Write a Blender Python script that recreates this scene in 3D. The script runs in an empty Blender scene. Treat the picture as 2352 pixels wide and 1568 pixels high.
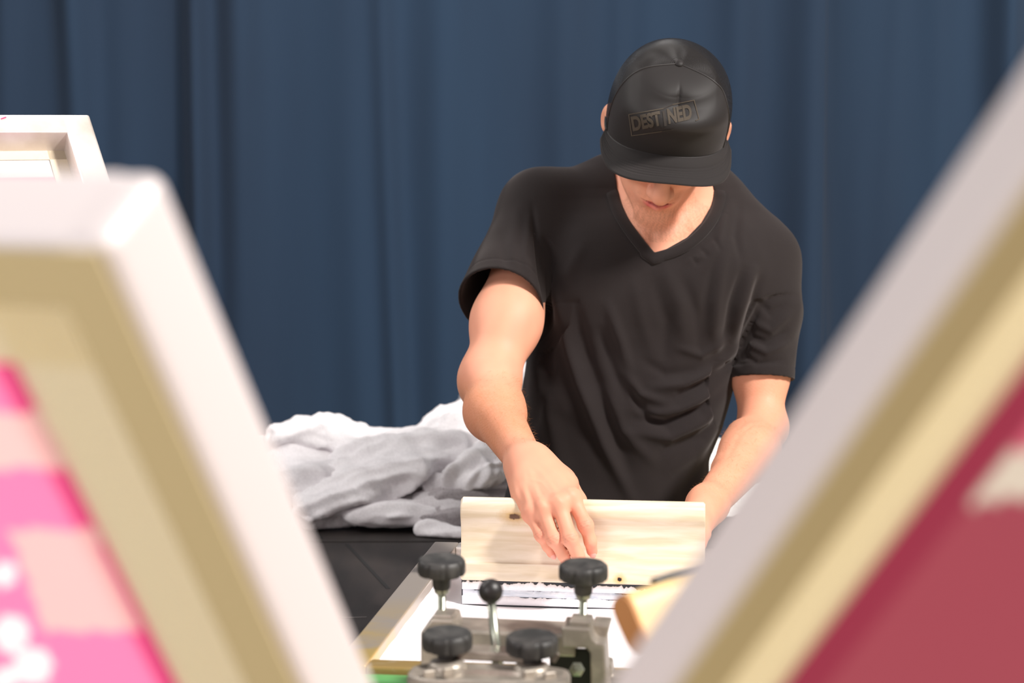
import bpy, bmesh, math, random
import numpy as np
from mathutils import Vector, Matrix
from mathutils.bvhtree import BVHTree
random.seed(7); rng = np.random.default_rng(7)
S = bpy.context.scene
COL = S.collection

# ------------------------------------------------------------------ camera
FPX = 4573.0                       # focal length in pixels of the 2352 px wide frame (70 mm on 36 mm)
CAMZ = 1.43
PITCH = math.atan((784-322)/FPX)
cd = bpy.data.cameras.new('camera'); cam = bpy.data.objects.new('camera', cd); COL.objects.link(cam)
cam.location = (0, 0, CAMZ); cam.rotation_euler = (math.pi/2-PITCH, 0, 0)
cd.sensor_width = 36; cd.lens = FPX*36/2352; cd.clip_start = .05
cd.dof.use_dof = True; cd.dof.focus_distance = 2.70; cd.dof.aperture_fstop = 4.7; cd.dof.aperture_blades = 0
S.camera = cam
S.view_settings.view_transform = 'Standard'; S.view_settings.look = 'None'
S.view_settings.gamma = 1; S.view_settings.use_curve_mapping = False
S.view_settings.exposure = 0.45

# ------------------------------------------------------------------ light
w = bpy.data.worlds.new('world'); S.world = w; w.use_nodes = True
w.node_tree.nodes['Background'].inputs[0].default_value = (1.0, .96, .95, 1)
w.node_tree.nodes['Background'].inputs[1].default_value = .21
def area(name, loc, target, size, power, color):
    l = bpy.data.lights.new(name, 'AREA'); l.shape = 'RECTANGLE'; l.size, l.size_y = size
    l.energy = power; l.color = color
    o = bpy.data.objects.new(name, l); COL.objects.link(o); o.location = loc
    o.rotation_euler = (Vector(target)-Vector(loc)).to_track_quat('-Z', 'Y').to_euler()
    return o
area('window_light', (2.8, .7, 4.2), (.2, 3.0, 1.1), (.7, .7), 285, (1, .95, .90))
area('fill_light_left', (-1.9, -.4, 2.0), (.5, 1.3, 1.3), (1.4, 1.2), 30, (1, .96, .95))  # added fill, no window here; brightens the right frame's side
area('overhead_fill', (-.75, 3.75, 3.0), (-.45, 3.75, .8), (1.2, .5), 9, (1, .97, .94))  # added overhead fill that brightens the shirt heap
area('heap_fill_left', (-1.35, 2.7, 2.1), (-.45, 3.5, .8), (.6, .6), 11, (1, .97, .94))  # added fill from the left for the front of the shirt heap

# ------------------------------------------------------------------ helpers
def at(u, v, D):
    cx = (u-1176)/FPX*D; cy = (784-v)/FPX*D
    c, s = math.cos(PITCH), math.sin(PITCH)
    return np.array([cx, D*c+cy*s, CAMZ+cy*c-D*s])
def on_plane(u, v, z):
    a = at(u, v, 1.0)-np.array([0, 0, CAMZ]); t = (z-CAMZ)/a[2]
    return np.array([0, 0, CAMZ])+a*t
def ray(u, v):
    return at(u, v, 1.0)-np.array([0, 0, CAMZ])
def pix(P):
    P = np.asarray(P, dtype=np.float64); c, s = math.cos(PITCH), math.sin(PITCH)
    y = P[..., 1]; z = P[..., 2]-CAMZ
    D = y*c-z*s; cy = y*s+z*c
    return 1176+P[..., 0]/D*FPX, 784-cy/D*FPX, D
def lin(c):
    return tuple(((x/255)/12.92 if x/255 <= .04045 else ((x/255+.055)/1.055)**2.4) for x in c[:3])+(1,)

def mat(name, color, rough=.6, metal=0, spec=.5, bump=None, var=None, sheen=0, sss=0, attr=None, coat=0, trans=0, alpha=None, thin=0):
    """bump=(scale, strength, distance[, stretch]); var=(scale, colour2, lo, hi[, stretch]); colours are sRGB 0-255"""
    m = bpy.data.materials.new(name); m.use_nodes = True; nt = m.node_tree; N = nt.nodes; L = nt.links
    b = N['Principled BSDF']; b.inputs['Base Color'].default_value = lin(color)
    b.inputs['Roughness'].default_value = rough; b.inputs['Metallic'].default_value = metal
    b.inputs['Specular IOR Level'].default_value = spec
    if coat: b.inputs['Coat Weight'].default_value = coat; b.inputs['Coat Roughness'].default_value = .15
    if sheen: b.inputs['Sheen Weight'].default_value = sheen; b.inputs['Sheen Roughness'].default_value = .5; b.inputs['Sheen Tint'].default_value = (1, .9, .88, 1)
    if sss:
        b.inputs['Subsurface Weight'].default_value = sss; b.inputs['Subsurface Radius'].default_value = (1, .35, .2)
        b.inputs['Subsurface Scale'].default_value = .006
    tc = N.new('ShaderNodeTexCoord')
    def mapped(st):
        if st is None: return tc.outputs['Object']
        mp = N.new('ShaderNodeMapping'); mp.inputs['Scale'].default_value = st; L.new(tc.outputs['Object'], mp.inputs[0]); return mp.outputs[0]
    col = None
    if attr:
        a = N.new('ShaderNodeAttribute'); a.attribute_name = attr; col = a.outputs['Color']
        L.new(col, b.inputs['Base Color'])
    if var:
        n = N.new('ShaderNodeTexNoise'); n.inputs['Scale'].default_value = var[0]; n.inputs['Detail'].default_value = 6
        L.new(mapped(var[4] if len(var) > 4 else None), n.inputs['Vector'])
        r = N.new('ShaderNodeMapRange'); r.inputs[1].default_value = var[2]; r.inputs[2].default_value = var[3]
        L.new(n.outputs[0], r.inputs[0])
        x = N.new('ShaderNodeMix'); x.data_type = 'RGBA'; L.new(r.outputs[0], x.inputs[0])
        if col: L.new(col, x.inputs[6])
        else: x.inputs[6].default_value = lin(color)
        x.inputs[7].default_value = lin(var[1]); L.new(x.outputs[2], b.inputs['Base Color'])
    if bump:
        n = N.new('ShaderNodeTexNoise'); n.inputs['Scale'].default_value = bump[0]; n.inputs['Detail'].default_value = 4
        L.new(mapped(bump[3] if len(bump) > 3 else None), n.inputs['Vector'])
        bn = N.new('ShaderNodeBump'); bn.inputs['Strength'].default_value = bump[1]; bn.inputs['Distance'].default_value = bump[2]
        L.new(n.outputs[0], bn.inputs['Height']); L.new(bn.outputs[0], b.inputs['Normal'])
    if thin:            # light passing through paper
        t_ = N.new('ShaderNodeBsdfTranslucent'); t_.inputs[0].default_value = lin(color); mx = N.new('ShaderNodeMixShader'); mx.inputs[0].default_value = thin
        o_ = N['Material Output']; L.new(b.outputs[0], mx.inputs[1]); L.new(t_.outputs[0], mx.inputs[2]); L.new(mx.outputs[0], o_.inputs[0])
    return m

def obj(name, me, m=None, parent=None, smooth=False):
    if m: me.materials.clear(); me.materials.append(m)
    o = bpy.data.objects.new(name, me); COL.objects.link(o)
    if parent: o.parent = parent; o.matrix_parent_inverse = Matrix.Identity(4)
    if smooth: me.polygons.foreach_set('use_smooth', [True]*len(me.polygons))
    return o
def rebase(o, base, parent):
    """vertices were made in world space: put the origin at the parent's base"""
    o.parent = parent
def thing(name, label, cat, loc=(0, 0, 0), group=None):
    o = bpy.data.objects.new(name, None); COL.objects.link(o); o.location = Vector(loc)
    o.empty_display_size = .05; tag(o, label, cat, group); return o
def tag(o, label, cat, group=None):
    o['label'] = label; o['category'] = cat
    if group: o['group'] = group
    return o
def struct(o): o['kind'] = 'structure'; return o
def part(name, me, m, parent, smooth=False, label=None):
    """mesh built in world space, child of the thing's Empty (whose rotation is zero)"""
    base = Vector((0, 0, 0)); p = parent
    while p is not None: base += p.location; p = p.parent
    me.transform(Matrix.Translation(-base))
    o = obj(name, me, m, parent, smooth)
    if label: o['label'] = label
    return o

def me_from(verts, faces, name='m'):
    me = bpy.data.meshes.new(name); me.from_pydata([tuple(map(float, v)) for v in verts], [], faces); me.validate(); me.update(); return me
def np_mesh(V, Q, name='m'):
    me = bpy.data.meshes.new(name); k = Q.shape[1]
    me.vertices.add(len(V)); me.vertices.foreach_set('co', V.astype(np.float32).ravel())
    me.loops.add(Q.size); me.loops.foreach_set('vertex_index', Q.astype(np.int32).ravel())
    me.polygons.add(len(Q)); me.polygons.foreach_set('loop_start', np.arange(0, Q.size, k, dtype=np.int32))
    me.polygons.foreach_set('use_smooth', np.ones(len(Q), bool)); me.update(calc_edges=True); me.validate(); return me
def set_colors(me, C, name='tint'):
    a = me.color_attributes.new(name, 'FLOAT_COLOR', 'POINT')
    C4 = np.concatenate([C, np.ones((len(C), 1))], 1).astype(np.float32); a.data.foreach_set('color', C4.ravel())
def bm_mesh(bm, name='m'):
    me = bpy.data.meshes.new(name); bm.normal_update(); bm.to_mesh(me); bm.free(); return me
def bevel(bm, r, seg=3):
    if r > 0: bmesh.ops.bevel(bm, geom=list(bm.edges), offset=r, segments=seg, affect='EDGES', profile=.6, clamp_overlap=True)
def box_me(M, size, r=.002, seg=3):
    """box of full size in frame M (4x4)"""
    bm = bmesh.new(); bmesh.ops.create_cube(bm, size=1)
    bmesh.ops.scale(bm, vec=size, verts=bm.verts); bevel(bm, r, seg); bm.transform(M); return bm_mesh(bm)
def join(meshes):
    bm = bmesh.new()
    for m in meshes: bm.from_mesh(m)
    return bm_mesh(bm)
def prism_me(pts, a, M, r=.002, seg=2):
    """polygon pts in the frame's XZ plane, extruded 0..a along Y"""
    bm = bmesh.new(); vs = [bm.verts.new((p[0], 0, p[1])) for p in pts]; f = bm.faces.new(vs)
    e = bmesh.ops.extrude_face_region(bm, geom=[f]); bmesh.ops.translate(bm, vec=(0, a, 0), verts=[v for v in e['geom'] if isinstance(v, bmesh.types.BMVert)])
    bmesh.ops.recalc_face_normals(bm, faces=bm.faces); bevel(bm, r, seg); bm.transform(M); return bm_mesh(bm)
def lathe_me(prof, M, n=40, lobes=None):
    """prof: (radius, z[, lobe weight]); closed at poles when radius 0"""
    V = []; F = []
    for p in prof:
        for i in range(n):
            a = 2*math.pi*i/n; r = p[0]
            if lobes and len(p) > 2: r *= 1-p[2]*lobes[1]*max(0, math.cos(a*lobes[0]))**lobes[2]
            V.append((r*math.cos(a), r*math.sin(a), p[1]))
    for j in range(len(prof)-1):
        for i in range(n):
            i2 = (i+1) % n; F.append((j*n+i, j*n+i2, (j+1)*n+i2, (j+1)*n+i))
    F.append(tuple(range(n-1, -1, -1))); F.append(tuple((len(prof)-1)*n+i for i in range(n)))
    me = me_from(V, F); bm = bmesh.new(); bm.from_mesh(me); bmesh.ops.remove_doubles(bm, verts=bm.verts, dist=1e-6)
    bmesh.ops.recalc_face_normals(bm, faces=bm.faces); bm.transform(M); return bm_mesh(bm)
def frame_m(o, x, y, z):
    return Matrix(((x[0], y[0], z[0], o[0]), (x[1], y[1], z[1], o[1]), (x[2], y[2], z[2], o[2]), (0, 0, 0, 1)))
def unit(v): v = np.asarray(v, float); return v/np.linalg.norm(v)
def smooth_by_angle(o, ang=35):
    me = o.data; me.polygons.foreach_set('use_smooth', [True]*len(me.polygons))
    bm = bmesh.new(); bm.from_mesh(me)
    for e in bm.edges: e.smooth = len(e.link_faces) == 2 and e.calc_face_angle(0) < math.radians(ang)
    bm.to_mesh(me); bm.free(); return o

# ------------------------------------------------------------------ implicit surfaces
def sminf(a, b, k):
    h = np.clip(k-np.abs(a-b), 0, None)/k; return np.minimum(a, b)-h*h*k*.25
def smaxf(a, b, k): return -sminf(-a, -b, k)
def cone(P, a, b, ra, rb):
    a = np.asarray(a, float); b = np.asarray(b, float); ab = b-a
    h = np.clip(((P-a)@ab)/(ab@ab), 0, 1); return np.linalg.norm(P-a-h[:, None]*ab, axis=1)-(ra+(rb-ra)*h)
def ellip(P, c, r, R=None):
    q = P-np.asarray(c, float)
    if R is not None: q = q@R
    r = np.asarray(r, float); k0 = np.linalg.norm(q/r, axis=1); k1 = np.linalg.norm(q/(r*r), axis=1)+1e-9
    return k0*(k0-1)/k1
def surface(fn, lo, hi, h, bs=8):
    lo = np.asarray(lo, float); n = [int(math.ceil((b-a)/h/bs))*bs for a, b in zip(lo, hi)]
    nb = [k//bs for k in n]
    g = np.stack(np.meshgrid(*[np.arange(k) for k in nb], indexing='ij'), -1).reshape(-1, 3)
    cen = lo+(g+.5)*bs*h; dc = fn(cen)
    F = np.empty([k+1 for k in n], np.float32); F.fill(1)
    act = np.abs(dc) < bs*h*1.15
    for (i, j, k) in g[(~act) & (dc < 0)]:
        F[i*bs:(i+1)*bs+1, j*bs:(j+1)*bs+1, k*bs:(k+1)*bs+1] = -1
    loc = np.stack(np.meshgrid(*[np.arange(bs+1)]*3, indexing='ij'), -1).reshape(-1, 3)
    ga = g[act]; step = 600
    for s in range(0, len(ga), step):
        gg = ga[s:s+step]; pts = (gg[:, None, :]*bs+loc[None]).reshape(-1, 3)
        val = fn(lo+pts*h).astype(np.float32); F[pts[:, 0], pts[:, 1], pts[:, 2]] = val
    ins = F < 0; c = np.zeros([k for k in n], np.uint8)
    for dx in (0, 1):
        for dy in (0, 1):
            for dz in (0, 1):
                c += ins[dx:dx+n[0], dy:dy+n[1], dz:dz+n[2]]
    A = np.argwhere((c > 0) & (c < 8)); idx = np.full(c.shape, -1, np.int32); idx[A[:, 0], A[:, 1], A[:, 2]] = np.arange(len(A))
    acc = np.zeros((len(A), 3)); cnt = np.zeros(len(A))
    corner = [(0, 0, 0), (1, 0, 0), (0, 1, 0), (1, 1, 0), (0, 0, 1), (1, 0, 1), (0, 1, 1), (1, 1, 1)]
    vals = [F[A[:, 0]+q[0], A[:, 1]+q[1], A[:, 2]+q[2]].astype(float) for q in corner]
    for i in range(8):
        for j in range(i+1, 8):
            d = np.array(corner[j])-np.array(corner[i])
            if np.abs(d).sum() != 1: continue
            a, b = vals[i], vals[j]; m = (a < 0) != (b < 0); t = np.where(m, a/np.where(m, a-b, 1), 0)
            acc[m] += (np.array(corner[i])+t[:, None]*d)[m]; cnt[m] += 1
    V = lo+(A+acc/cnt[:, None])*h; Q = []
    for ax in range(3):
        o1, o2 = [(1, 2), (2, 0), (0, 1)][ax]
        sl0 = [slice(0, None)]*3; sl1 = [slice(0, None)]*3
        sl0[ax] = slice(0, -1); sl1[ax] = slice(1, None)
        E = np.argwhere(ins[tuple(sl0)] != ins[tuple(sl1)])
        E = E[(E[:, o1] > 0) & (E[:, o2] > 0) & (E[:, o1] < n[o1]) & (E[:, o2] < n[o2])]
        s0 = ins[E[:, 0], E[:, 1], E[:, 2]]
        def ci(a, b):
            q = E.copy(); q[:, o1] -= a; q[:, o2] -= b; return idx[q[:, 0], q[:, 1], q[:, 2]]
        q = np.stack([ci(1, 1), ci(0, 1), ci(0, 0), ci(1, 0)], 1)
        q[~s0] = q[~s0][:, ::-1]; Q.append(q)
    Q = np.concatenate(Q); Q = Q[(Q >= 0).all(1)]
    return V, Q
def grad(fn, P, e=.0008):
    g = np.stack([fn(P+np.eye(3)[i]*e)-fn(P-np.eye(3)[i]*e) for i in range(3)], 1)
    return g/(np.linalg.norm(g, axis=1, keepdims=True)+1e-9)
def relax(V, Q, it=1, lam=.5):
    for _ in range(it):
        acc = np.zeros_like(V); cnt = np.zeros(len(V))
        for a, b in ((0, 1), (1, 2), (2, 3), (3, 0)):
            np.add.at(acc, Q[:, a], V[Q[:, b]]); np.add.at(cnt, Q[:, a], 1)
            np.add.at(acc, Q[:, b], V[Q[:, a]]); np.add.at(cnt, Q[:, b], 1)
        V = V+lam*(acc/np.maximum(cnt, 1)[:, None]-V)
    return V
def vnoise(P, seed, scale):
    r = np.random.default_rng(seed); out = np.zeros(len(P))
    for i in range(7):
        k = r.normal(size=3)*scale*(1+.35*i); out += np.sin(P@k+r.uniform(0, 6.28)+1.3*np.sin(P@(r.normal(size=3)*scale*.6)+r.uniform(0, 6)))/(1+.3*i)
    return out/3.2
def ridge(U, Vv, pts, width, height):
    """height of a fold whose crest follows a polyline (front view, pixels)"""
    best = np.full(len(U), 1e9); tt = np.zeros(len(U)); pts = np.array(pts, float)
    seg = np.linalg.norm(np.diff(pts, axis=0), axis=1); cum = np.concatenate([[0], np.cumsum(seg)])
    for i in range(len(pts)-1):
        a, b = pts[i], pts[i+1]; ab = b-a
        h = np.clip(((U-a[0])*ab[0]+(Vv-a[1])*ab[1])/(ab@ab), 0, 1)
        d = np.hypot(U-a[0]-h*ab[0], Vv-a[1]-h*ab[1]); m = d < best
        best = np.where(m, d, best); tt = np.where(m, (cum[i]+h*seg[i])/cum[-1], tt)
    env = np.clip(np.sin(np.pi*np.clip(tt*.94+.03, 0, 1)), 0, 1)**.5
    return height*env*np.exp(-(best/width)**2)

# ------------------------------------------------------------------ materials
M_curtain = mat('navy_curtain_cloth', (24, 48, 72), .9, bump=(900, .15, .0005), var=(3, (19, 39, 61), .35, .7, (1, 1, .15)), sheen=.05)
M_floor = mat('concrete_floor', (208, 194, 164), .8, var=(4, (180, 166, 138), .4, .65))
M_wall = mat('painted_wall', (70, 74, 84), .9)
M_table = mat('black_table_laminate', (42, 34, 31), .62, var=(9, (30, 24, 22), .35, .7, (6, 1, 1)), bump=(60, .15, .001))
M_tgap = mat('table_seam', (16, 14, 14), .7)
M_alu = mat('brushed_aluminium_frame', (214, 206, 202), .38, metal=.35, var=(14, (180, 166, 150), .45, .8), bump=(120, .08, .0005))
M_alup = mat('matt_aluminium', (212, 203, 203), .5, metal=.1)
M_aluw = mat('worn_aluminium_white_ink', (165, 152, 138), .35, metal=.6, var=(16, (236, 232, 230), .42, .6, (1, 1, 1)), bump=(50, .25, .001))
M_rail = mat('aluminium_rail_yellow_reflection', (178, 168, 158), .35, metal=.5, var=(14, (206, 176, 104), .30, .5), bump=(50, .25, .001))  # yellow reflections on the metal are mixed into the base colour
def rail_reflection(m):  # painted yellow reflection grows towards the near end of the rail
    nt = m.node_tree; N = nt.nodes; L = nt.links; mx = [n for n in N if n.type == 'MIX'][0]; tc = [n for n in N if n.type == 'TEX_COORD'][0]; mr = [n for n in N if n.type == 'MAP_RANGE'][0]
    sp = N.new('ShaderNodeSeparateXYZ'); L.new(tc.outputs['Object'], sp.inputs[0]); g = N.new('ShaderNodeMapRange'); g.inputs[1].default_value = .02; g.inputs[2].default_value = -.28
    L.new(sp.outputs[1], g.inputs[0]); mu = N.new('ShaderNodeMath'); mu.operation = 'MULTIPLY'; L.new(g.outputs[0], mu.inputs[0]); L.new(mr.outputs[0], mu.inputs[1]); L.new(mu.outputs[0], mx.inputs[0])
rail_reflection(M_rail)
M_railyellow = mat('yellow_reflection_end_rail', (168, 140, 84), .4, metal=.45, var=(22, (206, 196, 176), .5, .75), bump=(50, .25, .001))  # near rail's yellowish reflections painted as its base colour
M_ink = mat('white_plastisol_ink', (246, 243, 246), .5, bump=(26, .45, .004), var=(10, (236, 232, 238), .4, .7))
M_tape = mat('cream_masking_tape', (255, 250, 234), .6, bump=(30, .2, .002), thin=.62)
M_undershade = mat('khaki_underside_shade', (196, 180, 142), .55)  # khaki stands in for the shade on the rail undersides
M_cast = mat('cast_aluminium', (150, 142, 132), .42, metal=.55, var=(40, (182, 172, 160), .4, .7), bump=(180, .25, .0008))
M_castd = mat('dark_cast_aluminium', (96, 88, 80), .5, metal=.5, bump=(160, .3, .001))  # darker cast metal for the small wing nuts
M_knob = mat('black_bakelite', (40, 39, 38), .55, bump=(260, .1, .0004), var=(60, (70, 68, 66), .4, .7))
M_zinc = mat('zinc_plated_steel', (168, 172, 158), .3, metal=.85)
M_brassnut = mat('brass_washer', (196, 176, 118), .35, metal=.7)
M_blackplate = mat('black_painted_steel', (20, 17, 17), .45)
M_green = mat('green_enamel', (92, 158, 92), .4)
M_pants = mat('black_denim', (26, 22, 24), .9)
M_shoe = mat('black_leather_shoe', (24, 22, 22), .5)

def wood_mat(name, base, dark, knots, axis_scale):
    m = bpy.data.materials.new(name); m.use_nodes = True; nt = m.node_tree; N = nt.nodes; L = nt.links
    b = N['Principled BSDF']; b.inputs['Roughness'].default_value = .48
    tc = N.new('ShaderNodeTexCoord'); mp = N.new('ShaderNodeMapping'); mp.inputs['Scale'].default_value = axis_scale
    L.new(tc.outputs['Object'], mp.inputs[0])
    n = N.new('ShaderNodeTexNoise'); n.inputs['Scale'].default_value = 5; n.inputs['Detail'].default_value = 7; n.inputs['Distortion'].default_value = .4; L.new(mp.outputs[0], n.inputs['Vector'])
    rp = N.new('ShaderNodeValToRGB'); rp.color_ramp.elements[0].position = .36; rp.color_ramp.elements[1].position = .66
    rp.color_ramp.elements[0].color = lin(dark); rp.color_ramp.elements[1].color = lin(base); L.new(n.outputs[0], rp.inputs[0])
    cur = rp.outputs[0]
    for (c, r, kc, hc) in knots:      # centre, radii, core colour, halo colour
        sub = N.new('ShaderNodeVectorMath'); sub.operation = 'SUBTRACT'; L.new(tc.outputs['Object'], sub.inputs[0]); sub.inputs[1].default_value = c
        dv = N.new('ShaderNodeVectorMath'); dv.operation = 'DIVIDE'; L.new(sub.outputs[0], dv.inputs[0]); dv.inputs[1].default_value = r
        nn = N.new('ShaderNodeTexNoise'); nn.inputs['Scale'].default_value = 260; L.new(tc.outputs['Object'], nn.inputs['Vector'])
        ln = N.new('ShaderNodeVectorMath'); ln.operation = 'LENGTH'; L.new(dv.outputs[0], ln.inputs[0])
        ad = N.new('ShaderNodeMath'); ad.operation = 'MULTIPLY_ADD'; L.new(nn.outputs[0], ad.inputs[0]); ad.inputs[1].default_value = .9; L.new(ln.outputs['Value'], ad.inputs[2])
        for (lo, hi, cc) in ((1.2, 3.6, hc), (1.1, 1.5, kc)):
            mr = N.new('ShaderNodeMapRange'); mr.inputs[1].default_value = hi; mr.inputs[2].default_value = lo; L.new(ad.outputs[0], mr.inputs[0])
            mx = N.new('ShaderNodeMix'); mx.data_type = 'RGBA'; L.new(mr.outputs[0], mx.inputs[0]); L.new(cur, mx.inputs[6]); mx.inputs[7].default_value = lin(cc); cur = mx.outputs[2]
    L.new(cur, b.inputs['Base Color'])
    bn = N.new('ShaderNodeBump'); bn.inputs['Strength'].default_value = .12; bn.inputs['Distance'].default_value = .001; L.new(n.outputs[0], bn.inputs['Height']); L.new(bn.outputs[0], b.inputs['Normal'])
    return m

# ================================================================== SETTING
def grid_plane(x0, x1, y0, y1, z):
    return me_from([(x0, y0, z), (x1, y0, z), (x1, y1, z), (x0, y1, z)], [(0, 1, 2, 3)])
struct(obj('floor', grid_plane(-5, 5, -3, 6.2, 0), M_floor))
struct(obj('wall_back', box_me(Matrix.Translation((0, 5.75, 1.6)), (10, .1, 3.2), 0), M_wall))

# curtain: two panels of one navy drape meeting near the right
def curtain_panel(x0, x1, y, seed, label):
    r = np.random.default_rng(seed); nx = int((x1-x0)/.006); nz = 30
    xs = np.linspace(x0, x1, nx); zs = np.linspace(.03, 2.9, nz); V = []
    ph = []; x = x0
    fold = np.zeros((nx, nz))
    while x < x1:                              # each fold: its own width, depth and slow drift
        wd = r.uniform(.02, .065); a = r.uniform(.03, .09)*r.choice([1, 1, .5]); dr = r.uniform(-.03, .03); st = r.uniform(0, 6)
        for k, z in enumerate(zs):
            c = x+dr*(z-1.4)+.008*math.sin(z*1.7+st)
            amp = a*(.55+.45*math.sin(z*.8+st))
            fold[:, k] += amp*np.exp(-((xs-c)/wd)**2)
        x += r.uniform(.07, .19)
    for k, z in enumerate(zs):
        for i, xx in enumerate(xs):
            V.append((xx, y-fold[i, k]-.012*math.sin(xx*5.1+seed), z))
    n = len(xs); F = [(k*n+i, k*n+i+1, (k+1)*n+i+1, (k+1)*n+i) for k in range(nz-1) for i in range(n-1)]
    o = obj('curtain', me_from(V, F), M_curtain, smooth=True)
    sd = o.modifiers.new('thickness', 'SOLIDIFY'); sd.thickness = .004
    tag(o, label, 'curtain', 'navy drapes along the back wall')
curtain_panel(-2.2, .738, 4.75, 3, 'wide navy blue drape hanging in soft folds behind the man, left of the seam')
curtain_panel(.722, 2.4, 4.79, 11, 'navy blue drape panel hanging right of the vertical seam behind the man')

# ================================================================== TABLES
def table(name, x0, x1, y0, y1, z, label, seams):
    t = thing(name, label, 'table', ((x0+x1)/2, (y0+y1)/2, 0))
    part('tabletop', box_me(Matrix.Translation(((x0+x1)/2, (y0+y1)/2, z-.0175)), (x1-x0, y1-y0, .035), .003), M_table, t)
    for sx in (x0+.05, x1-.05):
        for sy in (y0+.05, y1-.05):
            part('leg', box_me(Matrix.Translation((sx, sy, (z-.035)/2)), (.04, .04, z-.035), .003), M_blackplate, t)
    for (a, b, wd, m, hh) in seams:
        a = np.array(a); b = np.array(b); d = unit(np.append(b-a, 0)); L = np.linalg.norm(b-a); c = (a+b)/2
        part('seam', box_me(frame_m((c[0], c[1], z+hh/2-.0006), (-d[1], d[0], 0), d, (0, 0, 1)), (wd, L, hh), 0), m, t)
    return t
ZT = .74
def tp(u, v, z=ZT): return tuple(on_plane(u, v, z)[:2])
M_seamlight = mat('table_edge_trim', (92, 86, 84), .4)
table('work_table', -1.6, -.085, 2.30, 3.385, ZT, 'black laminate work table left of the printing frame',
      [(tp(797, 1250), tp(892, 1352), .006, M_tgap, .0012), (tp(640, 1422), tp(842, 1417), .003, M_seamlight, .0012)])
table('garment_table', -1.6, 1.3, 3.40, 4.3, ZT, 'long black table behind the man carrying the heap of grey shirts',
      [(tp(700, 1195), tp(738, 1236), .006, M_tgap, .0012)])

# ================================================================== PRESS GEOMETRY
ZF = .85                                    # top of the printing frame
B0 = on_plane(998, 1243, ZF); F0 = on_plane(768, 1524, ZF)
e2 = unit(B0-F0); e1 = np.array([e2[1], -e2[0], 0.]); ez = np.array([0, 0, 1.])
LF = float(np.linalg.norm(B0-F0)); WF = .47; TB = .036; HF = .04
print('frame len', LF, 'yaw', math.degrees(math.atan2(e2[0], e2[1])))
def loc(a, b, c): return F0+e1*a+e2*b+ez*c       # frame coordinates: right, away, up from the top plane
def lbox(a0, a1, b0, b1, c0, c1, r=.002):
    return box_me(frame_m(loc((a0+a1)/2, (b0+b1)/2, (c0+c1)/2), e1, e2, ez), (a1-a0, b1-b0, c1-c0), r)

# ---- flat printing screen full of white ink
t = thing('printing_screen', 'silver screen frame lying flat with white ink, under the wooden squeegee', 'screen', loc(WF/2, LF/2, -HF))
part('side_rail', lbox(0, TB, 0, LF, -HF, 0, .003), M_rail, t, label='left rail of worn metal with painted yellow reflections')
part('side_rail', lbox(WF-TB, WF, 0, LF, -HF, 0, .003), M_aluw, t)
part('end_rail', lbox(TB, WF-TB, LF-TB, LF, -HF, 0, .003), M_aluw, t)
part('end_rail', lbox(TB, WF-TB, 0, TB*.9, -HF, -.0015, .003), M_railyellow, t)
def ink_sheet():
    nx, ny = 90, 120; V = []; F = []
    for j in range(ny+1):
        for i in range(nx+1):
            a = TB+(WF-2*TB)*i/nx; b = TB+(LF-2*TB)*j/ny
            e = min(a-TB, WF-TB-a, b-TB, LF-TB-b); z = -HF+.004+.022*math.exp(-e/.010)
            p = np.array([[a, b, 0]]); z += float(vnoise(p, 5, 40)[0])*.0014
            V.append(loc(a, b, z))
    for j in range(ny):
        for i in range(nx): k = j*(nx+1)+i; F.append((k, k+1, k+nx+2, k+nx+1))
    return me_from(V, F)
o = part('ink_layer', ink_sheet(), M_ink, t, True, 'white ink spread over the mesh and up the inner rails')
part('mesh', lbox(TB*.5, WF-TB*.5, TB*.5, LF-TB*.5, -HF-.002, -HF+.001, 0), mat('white_mesh', (225, 222, 225), .6), t)

# ---- green platen with its arm under the screen
t = thing('platen', 'green enamel platen and arm underneath the flat printing screen', 'platen', loc(WF/2, .1, -.10))
part('board', lbox(.03, WF-.03, .02, LF+.02, -.075, -.046, .006), M_green, t)
part('bracket', lbox(.02, WF-.02, -.034, -.006, -.075, -.008, .003), M_green, t)
PLAT = t

# ---- printing squeegee in the man's hands
q0 = on_plane(1058, 1391, ZF-HF+.005)
bq = float((q0-F0)@e2); aq = float((q0-F0)@e1); SL = .322
zq = -HF+.0045
def sq_prof_mesh(prof, L, M):
    n = len(prof); V = []; F = []
    xs = [0, .0025, L-.0025, L] ; sc = [.9, 1, 1, .9]
    c = np.mean(np.array(prof), 0)
    for x, s in zip(xs, sc):
        for p in prof: V.append((x, c[0]+(p[0]-c[0])*s, c[1]+(p[1]-c[1])*(s*.5+.5)))
    for k in range(3):
        for i in range(n): F.append((k*n+i, k*n+(i+1) % n, (k+1)*n+(i+1) % n, (k+1)*n+i))
    F.append(tuple(range(n-1, -1, -1))); F.append(tuple(3*n+i for i in range(n)))
    me = me_from(V, F); bm = bmesh.new(); bm.from_mesh(me); bmesh.ops.recalc_face_normals(bm, faces=bm.faces); bm.transform(M); return bm_mesh(bm)
def smoothprof(pts, n=5):
    P = np.array(pts, float); out = []
    for i in range(len(P)):
        a, b, c, d = P[i-1], P[i], P[(i+1) % len(P)], P[(i+2) % len(P)]
        for k in range(n):
            s = k/n; out.append(tuple(.5*((2*b)+(-a+c)*s+(2*a-5*b+4*c-d)*s*s+(-a+3*b-3*c+d)*s**3)))
    return out
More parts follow.
